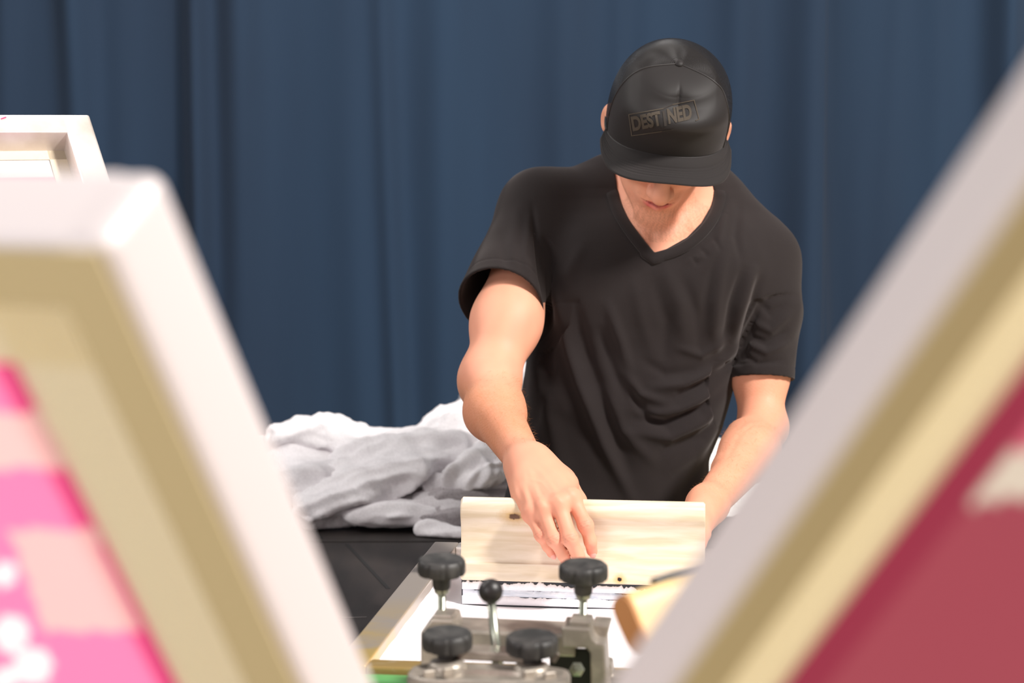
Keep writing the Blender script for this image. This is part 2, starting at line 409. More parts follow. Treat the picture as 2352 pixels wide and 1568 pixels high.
# profile (y toward the man, z up): front face first, concave waist, rounded grip
half = [(-.014, .036), (-.0145, .046), (-.0145, .0590), (-.0112, .0600), (-.0072, .078), (-.0062, .094), (-.0088, .112), (-.0135, .124), (-.0135, .134), (-.009, .1425), (-.002, .1455)]
PROF = half+[(-y+.000, z) for y, z in reversed(half[:-1])]
PROF = PROF[:]
LEAN = math.radians(4)
sq_o = loc(aq, bq+.012, zq)
sx, sy, szv = e1, e2*math.cos(LEAN)-ez*math.sin(LEAN)*0-0*e2, ez
MS = frame_m(sq_o, e1, e2, ez)
t = thing('squeegee', 'wide wooden squeegee held upright by the man on the white ink', 'squeegee', sq_o)
# the wood stands on this thing's own origin; object space of the part = world minus sq_o
k1 = e1*.0725+ez*.1225-e2*.0125; k2 = e1*.2115+ez*.0425-e2*.0145
print('squeegee front depth', [round(float(pix(sq_o+e1*a+ez*z-e2*.0145)[2]),4) for a,z in ((0,.14),(.16,.14),(.16,.06),(.32,.14))], pix(sq_o+e1*SL+ez*.14))
M_pine = wood_mat('pale_pine', (234, 218, 198), (216, 196, 166),
    [(tuple(k1), (.0085, .02, .0046), (92, 58, 30), (196, 160, 104)), (tuple(k2), (.0034, .02, .0034), (24, 12, 8), (226, 176, 120))], (1.2, 14, 22))
me = sq_prof_mesh(smoothprof(PROF, 4), SL, MS)
o = part('handle', me, M_pine, t); smooth_by_angle(o, 40)
part('blade', box_me(frame_m(loc(aq+SL/2+0, bq+.012, zq+.018), e1, e2, ez), (SL, .009, .036), .001), mat('dark_rubber_blade', (30, 34, 44), .4), t)
# ink smeared on the blade, ragged upper edge that leaves some rubber showing
def ragged(a0, a1, zb, ztop, seed, y, th=.0015, n=240, jag=.0018, thr=.35):
    r = np.random.default_rng(seed); V = []; F = []
    xs = np.linspace(a0, a1, n); nz = np.convolve(r.normal(size=n+10), np.ones(3)/3, 'same')[5:5+n]; low = np.convolve(r.normal(size=n+40), np.ones(21)/21, 'same')[20:20+n]
    for i, x in enumerate(xs):
        top = ztop+jag*nz[i]+.006*low[i]
        for (yy, zz) in ((y, zb), (y-th, zb+.0008), (y-th, top-.0006), (y, top)): V.append(MS@Vector((x, yy, zz)))
    for i in range(n-1):
        for k in range(4): F.append((i*4+k, i*4+(k+1) % 4, (i+1)*4+(k+1) % 4, (i+1)*4+k))
    return me_from(V, F)
part('ink_smear', ragged(.001, SL-.001, .0215, .0315, 4, -.0046), M_ink, t, True, 'ragged white ink along the rubber blade')
M_inkgrey = mat('thin_grey_ink', (196, 204, 216), .35, var=(30, (236, 238, 244), .4, .7, (1, 1, 6)))
part('ink_smear', ragged(.002, SL-.002, .0125, .0225, 9, -.0046, .0009, jag=.0006), M_inkgrey, t, True, 'thin bluish ink film on the rubber blade')
part('ink_smear', ragged(.001, SL-.001, .0015, .0130, 12, -.0046, .0018, jag=.0007), M_ink, t, True, 'thick white ink at the foot of the blade')

# ================================================================== CLAMP
KD = {}
clamp = thing('screen_clamp', 'cast metal screen clamp with black knobs gripping the near rail of the flat screen', 'clamp', at(1180, 1560, 2.08))
def knob(u, v, D, rad, rod_to, stem_m, parent, lobe0=0, tilt=5.5):
    c = at(u, v, D)
    rot = Matrix.Rotation(lobe0, 4, 'Z'); tl = Matrix.Rotation(math.radians(tilt), 4, Vector((1, 0, 0)))
    prof = [(0, .0045), (rad*.55, .0040), (rad*.82, .0052), (rad*.90, .0052, .4), (rad*.985, .0030, 1), (rad, .0, 1), (rad, -.0085, 1), (rad*.97, -.0105, 1), (rad*.5, -.0125), (rad*.40, -.0130), (rad*.37, -.026), (rad*.33, -.0275), (0, -.0275)]
    k = part('knob', lathe_me(prof, Matrix.Translation(c)@tl@rot, 96, (8, .07, 5)), M_knob, parent); smooth_by_angle(k, 42)
    base = np.array(c); zt = c[2]-.0272
    if rod_to:
        zb = at(u, rod_to, D)[2]-.006; pr = []; z = zt-.002
        w = part_sub('collar', lathe_me([(0, 0), (.0078, 0), (.0078, -.004), (.0055, -.0062), (0, -.0062)], Matrix.Translation(c)@tl@Matrix.Translation((0, 0, zt-c[2])), 24), stem_m, k, base)
        z = zt-.005
        while z > zb: pr += [(.0046, z-c[2]), (.0039, z-.0008-c[2])]; z -= .0016
        s = part_sub('threaded_rod', lathe_me([(0, pr[0][1])]+pr+[(0, pr[-1][1])], Matrix.Translation(c)@tl, 20), M_zinc, k, base)
    else:
        part_sub('washer', lathe_me([(0, 0), (.0135, 0), (.0148, -.002), (.0148, -.005), (.012, -.0075), (0, -.0075)], Matrix.Translation(c)@tl@Matrix.Translation((0, 0, zt-c[2])), 32), stem_m, k, base)
    return k
def part_sub(name, me, m, parentpart, base=None, smooth=True, label=None):
    o = part(name, me, m, parentpart); smooth_by_angle(o, 40)
    if label: o['label'] = label
    return o
knob(1014, 1294, 2.10, .0255, 1404, M_zinc, clamp, .2)
knob(1340, 1306, 2.08, .0258, 1418, M_zinc, clamp, .35)
knob(1027, 1463, 1.97, .0252, None, M_brassnut, clamp, .1)
knob(1222, 1472, 1.97, .0262, None, M_brassnut, clamp, .3)
# frame-aligned prism from a pixel outline on a plane facing the camera at depth D
def px_prism(pts, D, depth, r=.0022, axis=None):
    o = at(pts[0][0], pts[0][1], D); out = []
    n = -e2
    for (u, v) in pts:
        d = ray(u, v); s = ((o-np.array([0, 0, CAMZ]))@n)/(d@n); P = np.array([0, 0, CAMZ])+d*s
        out.append((float((P-o)@e1), float(P[2]-o[2])))
    return prism_me(out, depth, frame_m(o, e1, e2, ez), r)
L1 = px_prism([(966, 1568+60), (966, 1452), (990, 1422), (1040, 1424), (1046, 1450), (1046, 1628)], 2.09, .052)
L2 = px_prism([(992, 1426), (994, 1411), (1040, 1413), (1040, 1428)], 2.085, .034)
part('upright', join([L1, L2]), M_cast, clamp)
R1 = px_prism([(1290, 1488), (1290, 1440), (1355, 1444), (1361, 1466), (1370, 1475), (1388, 1478), (1396, 1628), (1357, 1628), (1355, 1500), (1346, 1489)], 2.06, .05)
R2 = px_prism([(1306, 1444), (1308, 1424), (1356, 1427), (1357, 1447)], 2.062, .034)
R3 = px_prism([(1354, 1470), (1360, 1434), (1400, 1437), (1388, 1482)], 2.085, .04)
part('upright', join([R1, R2, R3]), M_cast, clamp)
part('crossbeam', px_prism([(1030, 1499), (1030, 1446), (1322, 1459), (1322, 1510)], 2.10, .062, .003), M_cast, clamp)
part('back_plate', px_prism([(1262, 1640), (1262, 1489), (1358, 1492), (1360, 1640)], 2.10, .006, .001), M_blackplate, clamp, label='black steel plate inside the clamp')
bo = at(1326, 1535, 2.05)
part('bolt', join([lathe_me([(0, 0), (.0072, 0), (.0078, .0012), (.0078, .0055), (.0070, .0066), (.0042, .007), (.0042, .012), (0, .0125)], frame_m(bo, e1, ez, -e2), 6)]), M_zinc, clamp)
# foot seen right of the right upright and the clamp tongue along the rail
part('foot', px_prism([(1392, 1568), (1393, 1523), (1404, 1526), (1406, 1552), (1560, 1560), (1560, 1640), (1392, 1640)], 2.12, .03), M_cast, clamp)
# lower casting: a shallow dish with a raised rim, and its bosses
def casting():
    D = 1.90
    out = [(936, 1640), (938, 1566), (968, 1530), (1010, 1519), (1100, 1516), (1190, 1522), (1282, 1533), (1306, 1546), (1312, 1566), (1312, 1640)]
    return px_prism(out, D, .03, .003)
zc_ = at(1120, 1540, 1.92)[2]
cen = at(1123, 1546, 1.935)
def dish(o, rx, ry, h):
    V = []; F = []; n = 64
    prof = [(1.0, -h), (1.0, -.003), (.985, 0), (.93, .0008), (.90, -.001), (.62, -.004), (.50, -.0015), (.47, -.0015), (.44, -.006), (.0001, -.0075)]
    for (s, z) in prof:
        for i in range(n):
            a = 2*math.pi*i/n; c, s_ = math.cos(a), math.sin(a); ex = .55
            x = rx*s*math.copysign(abs(c)**ex, c); y = ry*s*math.copysign(abs(s_)**ex, s_)
            V.append(o+e1*x+e2*y+ez*z)
    for j in range(len(prof)-1):
        for i in range(n): i2 = (i+1) % n; F.append((j*n+i, j*n+i2, (j+1)*n+i2, (j+1)*n+i))
    me = me_from(V, F); bm = bmesh.new(); bm.from_mesh(me); bmesh.ops.recalc_face_normals(bm, faces=bm.faces); return bm_mesh(bm)
body = [dish(cen, .079, .036, .06)]
o = part('base_casting', join(body), M_cast, clamp); smooth_by_angle(o, 50)
def lathe_at(u, v, D, prof, n=32): return lathe_me(prof, Matrix.Translation(at(u, v, D)), n)
part('pivot_block', px_prism([(1046, 1516), (1048, 1494), (1205, 1502), (1204, 1524)], 1.975, .03, .002), M_cast, clamp)
part('boss', lathe_at(1027, 1526, 1.965, [(0, .004), (.016, .004), (.019, 0), (.019, -.02), (0, -.02)]), M_cast, clamp, True)
part('boss', lathe_at(1222, 1534, 1.965, [(0, .004), (.016, .004), (.019, 0), (.019, -.02), (0, -.02)]), M_cast, clamp, True)
for (u, v) in ((985, 1552), (1262, 1556), (1030, 1546), (1215, 1552)):      # ribs and lugs of the casting
    p = at(u, v, 1.93)
    part('lug', box_me(frame_m(p+ez*.001, unit(e1+e2*.6), unit(e2-e1*.6), ez), (.012, .006, .010), .002), M_cast, clamp)
for (u0, v0, u1, v1, D) in ((1060, 1512, 1075, 1492, 1.98), (1268, 1520, 1282, 1498, 1.98)):  # small wing nuts beside the knobs
    a = at(u0, v0, D); b = at(u1, v1, D); d = unit(b-a); x = unit(np.cross(d, e2)); y = np.cross(d, x)
    part('lug', box_me(frame_m((a+b)/2, x, y, d), (.006, .008, float(np.linalg.norm(b-a))), .002), M_castd, clamp)
# lever with ball
la = at(1143, 1524, 2.00); lb = at(1128, 1378, 2.00); d = unit(lb-la); x = unit(np.cross(d, e2)); y = np.cross(d, x)
lv = part('lever', lathe_me([(0, 0), (.0058, 0), (.0050, .01), (.0046, float(np.linalg.norm(lb-la))), (0, float(np.linalg.norm(lb-la)))], frame_m(la, x, y, d), 24), M_zinc, clamp, True, 'zinc plated lever')
bl = lathe_me([(0.0125*math.sin(math.pi*k/20), -.0125*math.cos(math.pi*k/20)) for k in range(21)], Matrix.Translation(at(1127, 1357, 2.00)), 40)
part('ball', bl, mat('black_ball_plastic', (34, 31, 31), .42), lv, True, 'round black ball grip')
# arm carrying the clamp back to the hub
hubx, huby = 0.01, 1.42
def beam(name, a, b, wd, ht, m, parent):
    a = np.array(a, float); b = np.array(b, float); d = unit(b-a); s = unit(np.cross(d, (0, 0, 1))); u_ = np.cross(s, d)
    return part(name, box_me(frame_m((a+b)/2, s, d, u_), (wd, float(np.linalg.norm(b-a)), ht), .003), m, parent)
hub = thing('press_hub', 'green steel centre column of the printing press below the clamp', 'machine', (hubx, huby, 0))
part('column', lathe_me([(0, 0), (.22, 0), (.22, .03), (.06, .05), (.06, .70), (.10, .71), (.10, .735), (0, .735)], Matrix.Translation((hubx, huby, 0)), 48), M_green, hub)
a_ = loc(WF/2, .35, 0); h_ = np.array([hubx, huby, 0]); dd = unit((a_-h_)*np.array([1, 1, 0])); s0_ = h_+dd*.105
beam('arm', (s0_[0], s0_[1], .705), (a_[0], a_[1], .705), .06, .05, M_green, PLAT)
part('riser', box_me(Matrix.Translation((a_[0]-dd[0]*.04, a_[1]-dd[1]*.04, .752)), (.06, .06, .05), .003), M_green, PLAT)
cb = cen-ez*.06
part('support_arm', box_me(Matrix.Translation((cb[0], (cb[1]+.02+huby)/2+.0, cb[2]-.015)), (.07, cb[1]-huby+.12, .04), .004), M_cast, clamp)
part('support_arm', box_me(Matrix.Translation((hubx, huby, (.735+cb[2]-.035)/2)), (.06, .06, cb[2]-.035-.735), .003), M_cast, clamp)

# ================================================================== RAISED SCREENS
def stencil_mat(name, base_rough=.5, tr=.5):
    m = bpy.data.materials.new(name); m.use_nodes = True; nt = m.node_tree; N = nt.nodes; L = nt.links
    for n in list(N): N.remove(n)
    out = N.new('ShaderNodeOutputMaterial'); a = N.new('ShaderNodeAttribute'); a.attribute_name = 'tint'
    p = N.new('ShaderNodeBsdfPrincipled'); p.inputs['Roughness'].default_value = base_rough; L.new(a.outputs['Color'], p.inputs['Base Color'])
    t_ = N.new('ShaderNodeBsdfTranslucent'); L.new(a.outputs['Color'], t_.inputs[0])
    mx = N.new('ShaderNodeMixShader'); mx.inputs[0].default_value = tr; L.new(p.outputs[0], mx.inputs[1]); L.new(t_.outputs[0], mx.inputs[2]); L.new(mx.outputs[0], out.inputs[0])
    return m
def raised_screen(label, P0, r, w, n, L, W, T, H, tb, tapew, paint, smat, mirror, well=False, railm=None, tapem=None):
    """P0 = free-end corner on the underside. r: along the rail toward the hub, w: across, n: from underside to top"""
    cen_ = P0+r*L/2+w*W/2
    t = thing('printing_screen', label, 'screen', P0)
    def bx_(name, a0, a1, b0, b1, c0, c1, m, rad=.0035, lab=None):   # a along w, b along r, c along n
        c = P0+w*(a0+a1)/2+r*(b0+b1)/2+n*(c0+c1)/2
        o = part(name, box_me(frame_m(c, w, r, n), (a1-a0, b1-b0, c1-c0), rad, 4), m, t, label=lab); smooth_by_angle(o, 50); return o
    rm = railm or M_alup
    # one mitred tube: the rails overlap in the corners, so round outside corners read as one frame
    bx_('side_rail', 0, T, 0, L, 0, H, rm, tb); bx_('side_rail', W-T, W, 0, L, 0, H, rm, tb)
    bx_('end_rail', T*.55, W-T*.55, 0, T, .0005, H-.0005, rm, tb*.6); bx_('end_rail', T*.55, W-T*.55, L-T, L, .0005, H-.0005, rm, tb*.6)
    if not well:          # khaki strips put the shade of the rail undersides into colour
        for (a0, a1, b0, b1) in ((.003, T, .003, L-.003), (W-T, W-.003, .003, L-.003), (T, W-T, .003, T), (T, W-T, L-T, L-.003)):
            bx_('underside_shade_band', a0, a1, b0, b1, -.0012, .0002, M_undershade, 0)
    nx, ny = 110, 130; V = []; F = []; C = []
    c0 = .0012
    for j in range(ny+1):
        for i in range(nx+1):
            a = T*.9+(W-1.8*T)*i/nx; b = T*.9+(L-1.8*T)*j/ny; V.append(P0+w*a+r*b+n*c0); pu, pv, _ = pix(V[-1]); C.append(lin(paint(a, b, pu, pv))[:3])
    for j in range(ny):
        for i in range(nx): k = j*(nx+1)+i; F.append((k, k+1, k+nx+2, k+nx+1))
    me = me_from(V, F); set_colors(me, np.array(C)); part('stencil_mesh', me, smat, t, True)
    tm = tapem or M_tape
    side = -1 if not well else 1
    cc = (c0-.0012, c0-.0004) if not well else (c0+.0006, c0+.0014)
    for (a0, a1, b0, b1) in ((T-.006, T+tapew, T-.006, L-T), (W-T-tapew, W-T+.006, T-.006, L-T), (T, W-T, T-.006, T+tapew*.8), (T, W-T, L-T-tapew, L-T)):
        bx_('tape', a0, a1, b0, b1, cc[0], cc[1], tm, 0)
    return t
def cam_dir(x, y, z):      # camera-frame direction (right, up, away) to world
    c, s = math.cos(PITCH), math.sin(PITCH); return unit(np.array([x, z*c+y*s, y*c-z*s]))
# left raised screen
PL = at(235, 562, .80); rL = cam_dir(.238, -.769, .594); nL0 = cam_dir(.345, .638, .688); nL = unit(nL0-rL*(nL0@rL)); wL = unit(np.cross(rL, nL))
if wL[0] > 0: wL = -wL
def paint_left(a, b, u, v):
    if a < .072 or b < .064: return (255, 252, 242)      # bare mesh under the tape
    if u < 90 and v < 805: return (200, 16, 96)
    for (x, y, rr) in ((8, 1318, 30), (25, 1455, 42), (75, 1530, 44), (10, 1560, 30)):
        if (u-x)**2+(v-y)**2 < rr*rr: return (255, 244, 250)
    if u < 150-(1065-v)*.3 and 945 < v < 1075: return (255, 200, 200)
    if 1215 < v < 1450 and 20+(v-1215)*.35 < u < 215+(v-1215)*.45: return (255, 196, 198)
    if a < .090: return (250, 84, 150)
    return (255, 134, 186)
raised_screen('blurred pale aluminium screen frame raised in the left foreground with bright pink stencil', PL, rL, wL, nL, .50, .44, .032, .053, .009, .044, paint_left, stencil_mat('pink_stencil', .5, .6), False)
# right raised screen
PR0 = at(2352, 420, .65); rR = cam_dir(-.379, -.71, .595); nR0 = cam_dir(-.098, .704, .728); nR = unit(nR0-rR*(nR0@rR)); wR = unit(np.cross(rR, nR))
if wR[0] < 0: wR = -wR
PR = PR0-rR*.17
def paint_right(a, b, u, v):
    if a < .042: return (255, 252, 242)
    if a < .066: return (158, 44, 78)
    if 1035-(u-2352)*.05 < v < 1165-(u-2150)*.12 and u > 2150+(1165-v)*.75-40: return (232, 222, 210)
    if u > 2120 and 840 < v < 1035: return (222, 104, 134)
    return (172, 72, 94)
raised_screen('blurred silver screen frame slanting across the right foreground with crimson stencil', PR, rR, wR, nR, .62, .44, .022, .040, .006, .024, paint_right, stencil_mat('crimson_stencil', .5, .5), True)
# far-left raised screen, its well side towards the camera
PB = at(205, 262, 2.60)
rB0 = cam_dir(.357, -.74, -.67)
wB = cam_dir(-1, -.054, -.473); rB = unit(rB0-wB*(rB0@wB)); nB = unit(np.cross(rB, wB))
if nB[1] > 0: nB = -nB
def paint_back(a, b, u, v):
    if b < .085: return (244, 240, 242)
    return (228, 120, 160)
raised_screen('sharp silver screen frame standing at the far left behind the blurred one', PB-nB*.034, rB, wB, nB, .52, .46, .036, .034, .004, .022, paint_back, stencil_mat('pale_stencil', .5, .3), False, True, M_alu,
              mat('yellowed_masking_tape', (228, 214, 190), .55, bump=(40, .6, .004), var=(20, (204, 180, 140), .5, .8)))

mk = [o for o in bpy.data.objects if o.get('label', '').startswith('sharp silver')][0]
mc = PB-nB*.034+wB*.112+rB*.008+nB*.0342
part('ink_mark', box_me(frame_m(mc, unit(wB+rB*.5), unit(rB-wB*.5), nB), (.008, .0014, .0006), 0), mat('magenta_ink', (214, 40, 110), .5), mk)
# ---- small blurred squeegee lying on a tray at the right
def spare_squeegee():
    A = at(1452, 1432, 1.55)                      # centre of its end face
    ax = unit(cam_dir(.78, .16, .60)); sd = cam_dir(.50, -.85, -.1); sd = unit(sd-ax*(sd@ax)); up = unit(np.cross(ax, sd))
    if up[2] < 0: up = -up
    t = thing('squeegee', 'blurred short squeegee with pale wooden handle and black rubber, behind the right frame', 'squeegee', A)
    M_w = wood_mat('orange_pine', (240, 214, 160), (226, 190, 128), [], (1, 1, 1))
    pr = [(-.030, -.012), (-.020, -.017), (.010, -.016), (.028, -.012), (.032, .004), (.022, .014), (.0, .015), (-.024, .014), (-.033, .004)]
    me = sq_prof_mesh([(p[0]*.72, p[1]*.8) for p in smoothprof(pr, 3)], .24, frame_m(A, ax, sd, up)); o = part('handle', me, M_w, t); smooth_by_angle(o, 40)
    part('end_grain', sq_prof_mesh([(p[0]*.72, p[1]*.8) for p in smoothprof(pr, 3)], .004, frame_m(A-ax*.0035, ax, sd, up)), mat('tan_shaded_end_grain', (206, 150, 96), .6), t)  # tan end grain, darkened further to paint in the shade on this end
    c = A+ax*.10-sd*.024
    part('blade', box_me(frame_m(c, ax, sd, up), (.13, .010, .007), .001), mat('black_rubber', (26, 28, 26), .5), t)
    e = A+ax*.13
    return A, ax, up
A_, ax_, up_ = spare_squeegee()
tr = thing('ink_tray', 'steel tray on a post behind the right blurred frame', 'tray', (A_[0]+.17, A_[1]+.12, 0))
m_ = A_+ax_*.15-up_*.020
part('shelf', box_me(frame_m(m_-up_*.004, ax_, unit(np.cross(up_, ax_)), up_), (.12, .03, .006), .002), M_cast, tr)
part('post', box_me(Matrix.Translation((m_[0], m_[1], (m_[2]-.02)/2)), (.03, .03, m_[2]-.02), .002), M_green, tr)
# ---- garments and person

# ================================================================== HEAP OF SHIRTS
def jersey(name, c1, c2):
    return mat(name, c1, .95, spec=.2, sheen=.2, bump=(300, .35, .002), var=(420, c2, .35, .75))
M_j1 = jersey('light_heather_jersey', (238, 235, 237), (214, 210, 213)); M_j2 = jersey('grey_heather_jersey', (208, 204, 206), (176, 171, 174)); M_j3 = jersey('mid_grey_jersey', (168, 162, 164), (128, 122, 124))
def blob_shirt(label, chains, m, seed, fold_dir, amp=.006, kb=.03, h=.0045, zmin=ZT+.002, nf=14):
    """chains: lists of (u, v, D, radius, flatness) - limp fabric lying in flattened rolls"""
    CH = [[(at(u, v, D+.12), r*1.03, f) for (u, v, D, r, f) in ch] for ch in chains]
    allp = np.array([p[0] for ch in CH for p in ch]); rm = max(p[1] for ch in CH for p in ch)+.03
    def fn(P):
        d = None
        for ch in CH:
            for (a, ra, fa), (b, rb, fb) in zip(ch[:-1], ch[1:]):
                s_ = np.array([1, 1, 1/((fa+fb)/2)]); c = cone(P*s_, a*s_, b*s_, ra, rb)*((fa+fb)/2)
                d = c if d is None else sminf(d, c, kb)
        return np.maximum(d, zmin-P[:, 2])
    V, Q = surface(fn, allp.min(0)-rm, allp.max(0)+rm, h); V = relax(V, Q, 2)
    G = grad(fn, V, .002); fd = unit(fold_dir); 
    r = np.random.default_rng(seed); Hh = np.zeros(len(V))
    for i in range(5):
        k = np.cross(fd, r.normal(size=3)*.5+np.array([0, 0, 1.])); k = unit(k)*r.uniform(nf, nf*3.2)*(1 if i < 3 else 1.8)
        ph = V@k+2.2*vnoise(V, seed*10+i, 5)+r.uniform(0, 6); Hh += (1-np.abs(np.sin(ph)))**2.2*(1/(1+.35*i))
    Hh += vnoise(V, seed+5, 30)*.4+vnoise(V, seed+6, 85)*.22
    V = V+G*((Hh-.8)*amp*2.6)[:, None]; V[:, 2] = np.maximum(V[:, 2], zmin); V = relax(V, Q, 1, .3)
    me = np_mesh(V, Q); c0 = V.mean(0); me.transform(Matrix.Translation(-Vector((float(c0[0]), float(c0[1]), zmin))))
    o = obj('t_shirt', me, m, smooth=True); o.location = (float(c0[0]), float(c0[1]), zmin)
    tag(o, label, 'shirt', 'grey shirts heaped on the garment table'); return o
fx = np.array([1., .1, -.1])
blob_shirt('light grey shirt draped over the top of the heap, sleeve rolls at its left end', [
    [(655, 1010, 3.62, .040, .55), (760, 1010, 3.62, .050, .60), (860, 1030, 3.60, .050, .55), (960, 1030, 3.60, .055, .6), (1060, 990, 3.62, .055, .6), (1150, 950, 3.66, .055, .6)],
    [(740, 1150, 3.45, .045, .5), (840, 1090, 3.50, .055, .5), (940, 1060, 3.52, .060, .55), (1040, 1020, 3.56, .06, .6)],
    [(645, 1000, 3.58, .030, .8), (700, 1000, 3.58, .034, .8)],
    [(720, 1180, 3.42, .035, .40), (830, 1140, 3.45, .04, .45), (900, 1090, 3.48, .045, .5)]], M_j1, 3, (1, .1, .35), .006)
blob_shirt('pale grey shirt sleeve folded at the left edge of the heap beneath the draped shirt', [
    [(590, 1060, 3.60, .05, .5), (680, 1060, 3.58, .05, .5), (760, 1070, 3.55, .045, .5)], [(600, 1120, 3.50, .055, .45), (690, 1110, 3.50, .05, .45)], [(600, 1030, 3.62, .03, .8), (650, 1035, 3.60, .03, .8)]], M_j1, 4, (1, .1, .2), .005)
for i, (v0, D, mm, lab, x0) in enumerate([(1212, 3.38, M_j1, 'pale folded shirt at the bottom of the stack, its edge hanging lowest beside the screen', 990),
      (1180, 3.41, M_j3, 'dark grey folded shirt directly above the lowest one of the stack', 985), (1160, 3.43, M_j2, 'mid grey folded shirt in the middle of the stack by the arm', 975),
      (1136, 3.45, M_j3, 'dark folded shirt under the crumpled collar in the stack', 1000), (1112, 3.47, M_j2, 'grey folded shirt near the top of the stack beside the forearm', 1010)]):
    blob_shirt(lab, [[(x0, v0, D, .022, .55), (x0+60, v0+(14 if i == 0 else 0), D, .03, .42), (x0+170, v0+(10 if i == 0 else -3), D, .032, .4)],
                     [(x0+20, v0-14, D+.10, .045, .3), (x0+170, v0-16, D+.10, .05, .3)]], mm, 20+i, (1, 0, .05), .004, nf=22)
blob_shirt('flat pale shirt edge sticking out below the draped shirt in the middle', [[(820, 1180, 3.42, .024, .45), (920, 1176, 3.42, .03, .42), (1010, 1170, 3.43, .03, .42)], [(850, 1166, 3.5, .05, .3), (1000, 1160, 3.5, .05, .3)]], M_j1, 31, (1, 0, 0), .003, nf=22)
blob_shirt('crumpled shirt with a round collar loop on the stack by the forearm', [[(1060, 1100, 3.44, .032, .9), (1110, 1085, 3.44, .034, .9), (1160, 1070, 3.46, .035, .9)], [(1090, 1060, 3.50, .04, .7), (1180, 1030, 3.54, .05, .8)]], M_j1, 33, (.6, 0, .8), .008, nf=20)
blob_shirt('dark grey shirt bunched at the top of the heap behind the forearm', [[(1085, 960, 3.70, .045, .8), (1130, 930, 3.72, .05, .9), (1200, 900, 3.74, .055, .9), (1260, 900, 3.76, .06, .9)], [(1130, 1010, 3.7, .08, .8), (1260, 1000, 3.74, .09, .8)], [(1140, 1090, 3.7, .09, .7), (1280, 1090, 3.74, .10, .7)]], M_j2, 35, (.3, 0, 1), .007)
blob_shirt('white shirt corner showing between the man and his bent arm', [[(1560, 1130, 3.7, .09, .8), (1640, 1100, 3.7, .085, .8), (1700, 1120, 3.7, .09, .8)], [(1600, 1190, 3.6, .09, .5), (1720, 1190, 3.6, .09, .5)]], jersey('white_jersey', (236, 236, 232), (216, 216, 214)), 37, (1, 0, .3), .004)

# ================================================================== PERSON
# ---- head frame: origin between the ears, X image right, F face direction, U crown direction
HC = at(1530, 296, 2.985)
_b = math.radians(50)
U0 = cam_dir(.095, math.cos(_b), -math.sin(_b)); Fd0 = cam_dir(-.085, -math.sin(_b), -math.cos(_b))
HU = U0; HF_ = unit(Fd0-HU*(Fd0@HU)); HX = unit(np.cross(HU, HF_))
if HX[0] < 0: HX = -HX
HR = np.stack([HX, HF_, HU], 1)                     # columns: local axes in world
def hl(x, y, z): return HC+HR@np.array([x, y, z])
def toh(P): return (P-HC)@HR

def head_sdf(P):
    q = toh(P); s = q.copy(); s[:, 0] = np.abs(s[:, 0])
    d = ellip(q, (0, -.012, .030), (.0745, .094, .082))
    d = sminf(d, ellip(q, (0, .030, -.030), (.060, .058, .082)), .03)
    d = sminf(d, cone(s, (.059, .0, -.050), (.017, .072, -.099), .016, .015), .022)
    d = sminf(d, ellip(q, (0, .078, -.105), (.019, .017, .015)), .018)
    d = sminf(d, ellip(s, (.040, .058, -.022), (.022, .024, .018)), .02)
    d = sminf(d, cone(s, (.048, .078, .026), (.010, .092, .024), .009, .010), .014)
    d = smaxf(d, -ellip(s, (.032, .101, .012), (.015, .012, .009)), .010)
    d = np.minimum(d, ellip(s, (.0315, .080, .011), (.0125, .0125, .0115)))
    d = sminf(d, ellip(s, (.021, .076, -.012), (.018, .018, .026)), .014)
    # nose
    d = sminf(d, cone(q, (0, .088, .014), (0, .112, -.024), .0115, .0115), .016)
    d = sminf(d, ellip(q, (0, .1135, -.031), (.0140, .0130, .0125)), .008)
    d = sminf(d, ellip(s, (.0135, .102, -.034), (.0075, .010, .0085)), .007)
    d = smaxf(d, -ellip(s, (.0062, .108, -.0445), (.0034, .0055, .004)), .003)
    # muzzle and lips
    d = sminf(d, ellip(q, (0, .077, -.062), (.030, .019, .024)), .016)
    d = sminf(d, cone(s, (.0, .0955, -.0585), (.0235, .0840, -.0605), .0052, .0026), .005)
    d = sminf(d, cone(s, (.0, .0955, -.0700), (.020, .0855, -.0665), .0082, .0034), .005)
    d = smaxf(d, -cone(s, (.0, .1010, -.0636), (.0235, .0875, -.0640), .0019, .0011), .002)
    d = smaxf(d, -ellip(q, (0, .100, -.082), (.014, .007, .005)), .009)
    # ears
    e = ellip(s, (.0868, -.012, -.004), (.0125, .016, .027)); e = smaxf(e, -ellip(s, (.099, -.004, -.004), (.006, .009, .020)), .005)
    d = sminf(d, e, .008)
    return d
NECK_TOP = hl(0, -.030, -.03); NECK_MID = hl(0, -.010, -.10)
NB = at(1532, 520, 3.13)
def neck_sdf(P):
    d = cone(P, NECK_TOP, NB, .056, .062)
    d = sminf(d, cone(P, hl(.045, -.02, -.06), at(1515, 566, 3.045), .012, .010), .03)     # sternomastoid left
    d = sminf(d, cone(P, hl(-.045, -.02, -.06), at(1490, 566, 3.045), .012, .010), .03)
    d = sminf(d, ellip(P, hl(0, .028, -.120), (.011, .013, .013)), .02)
    return d
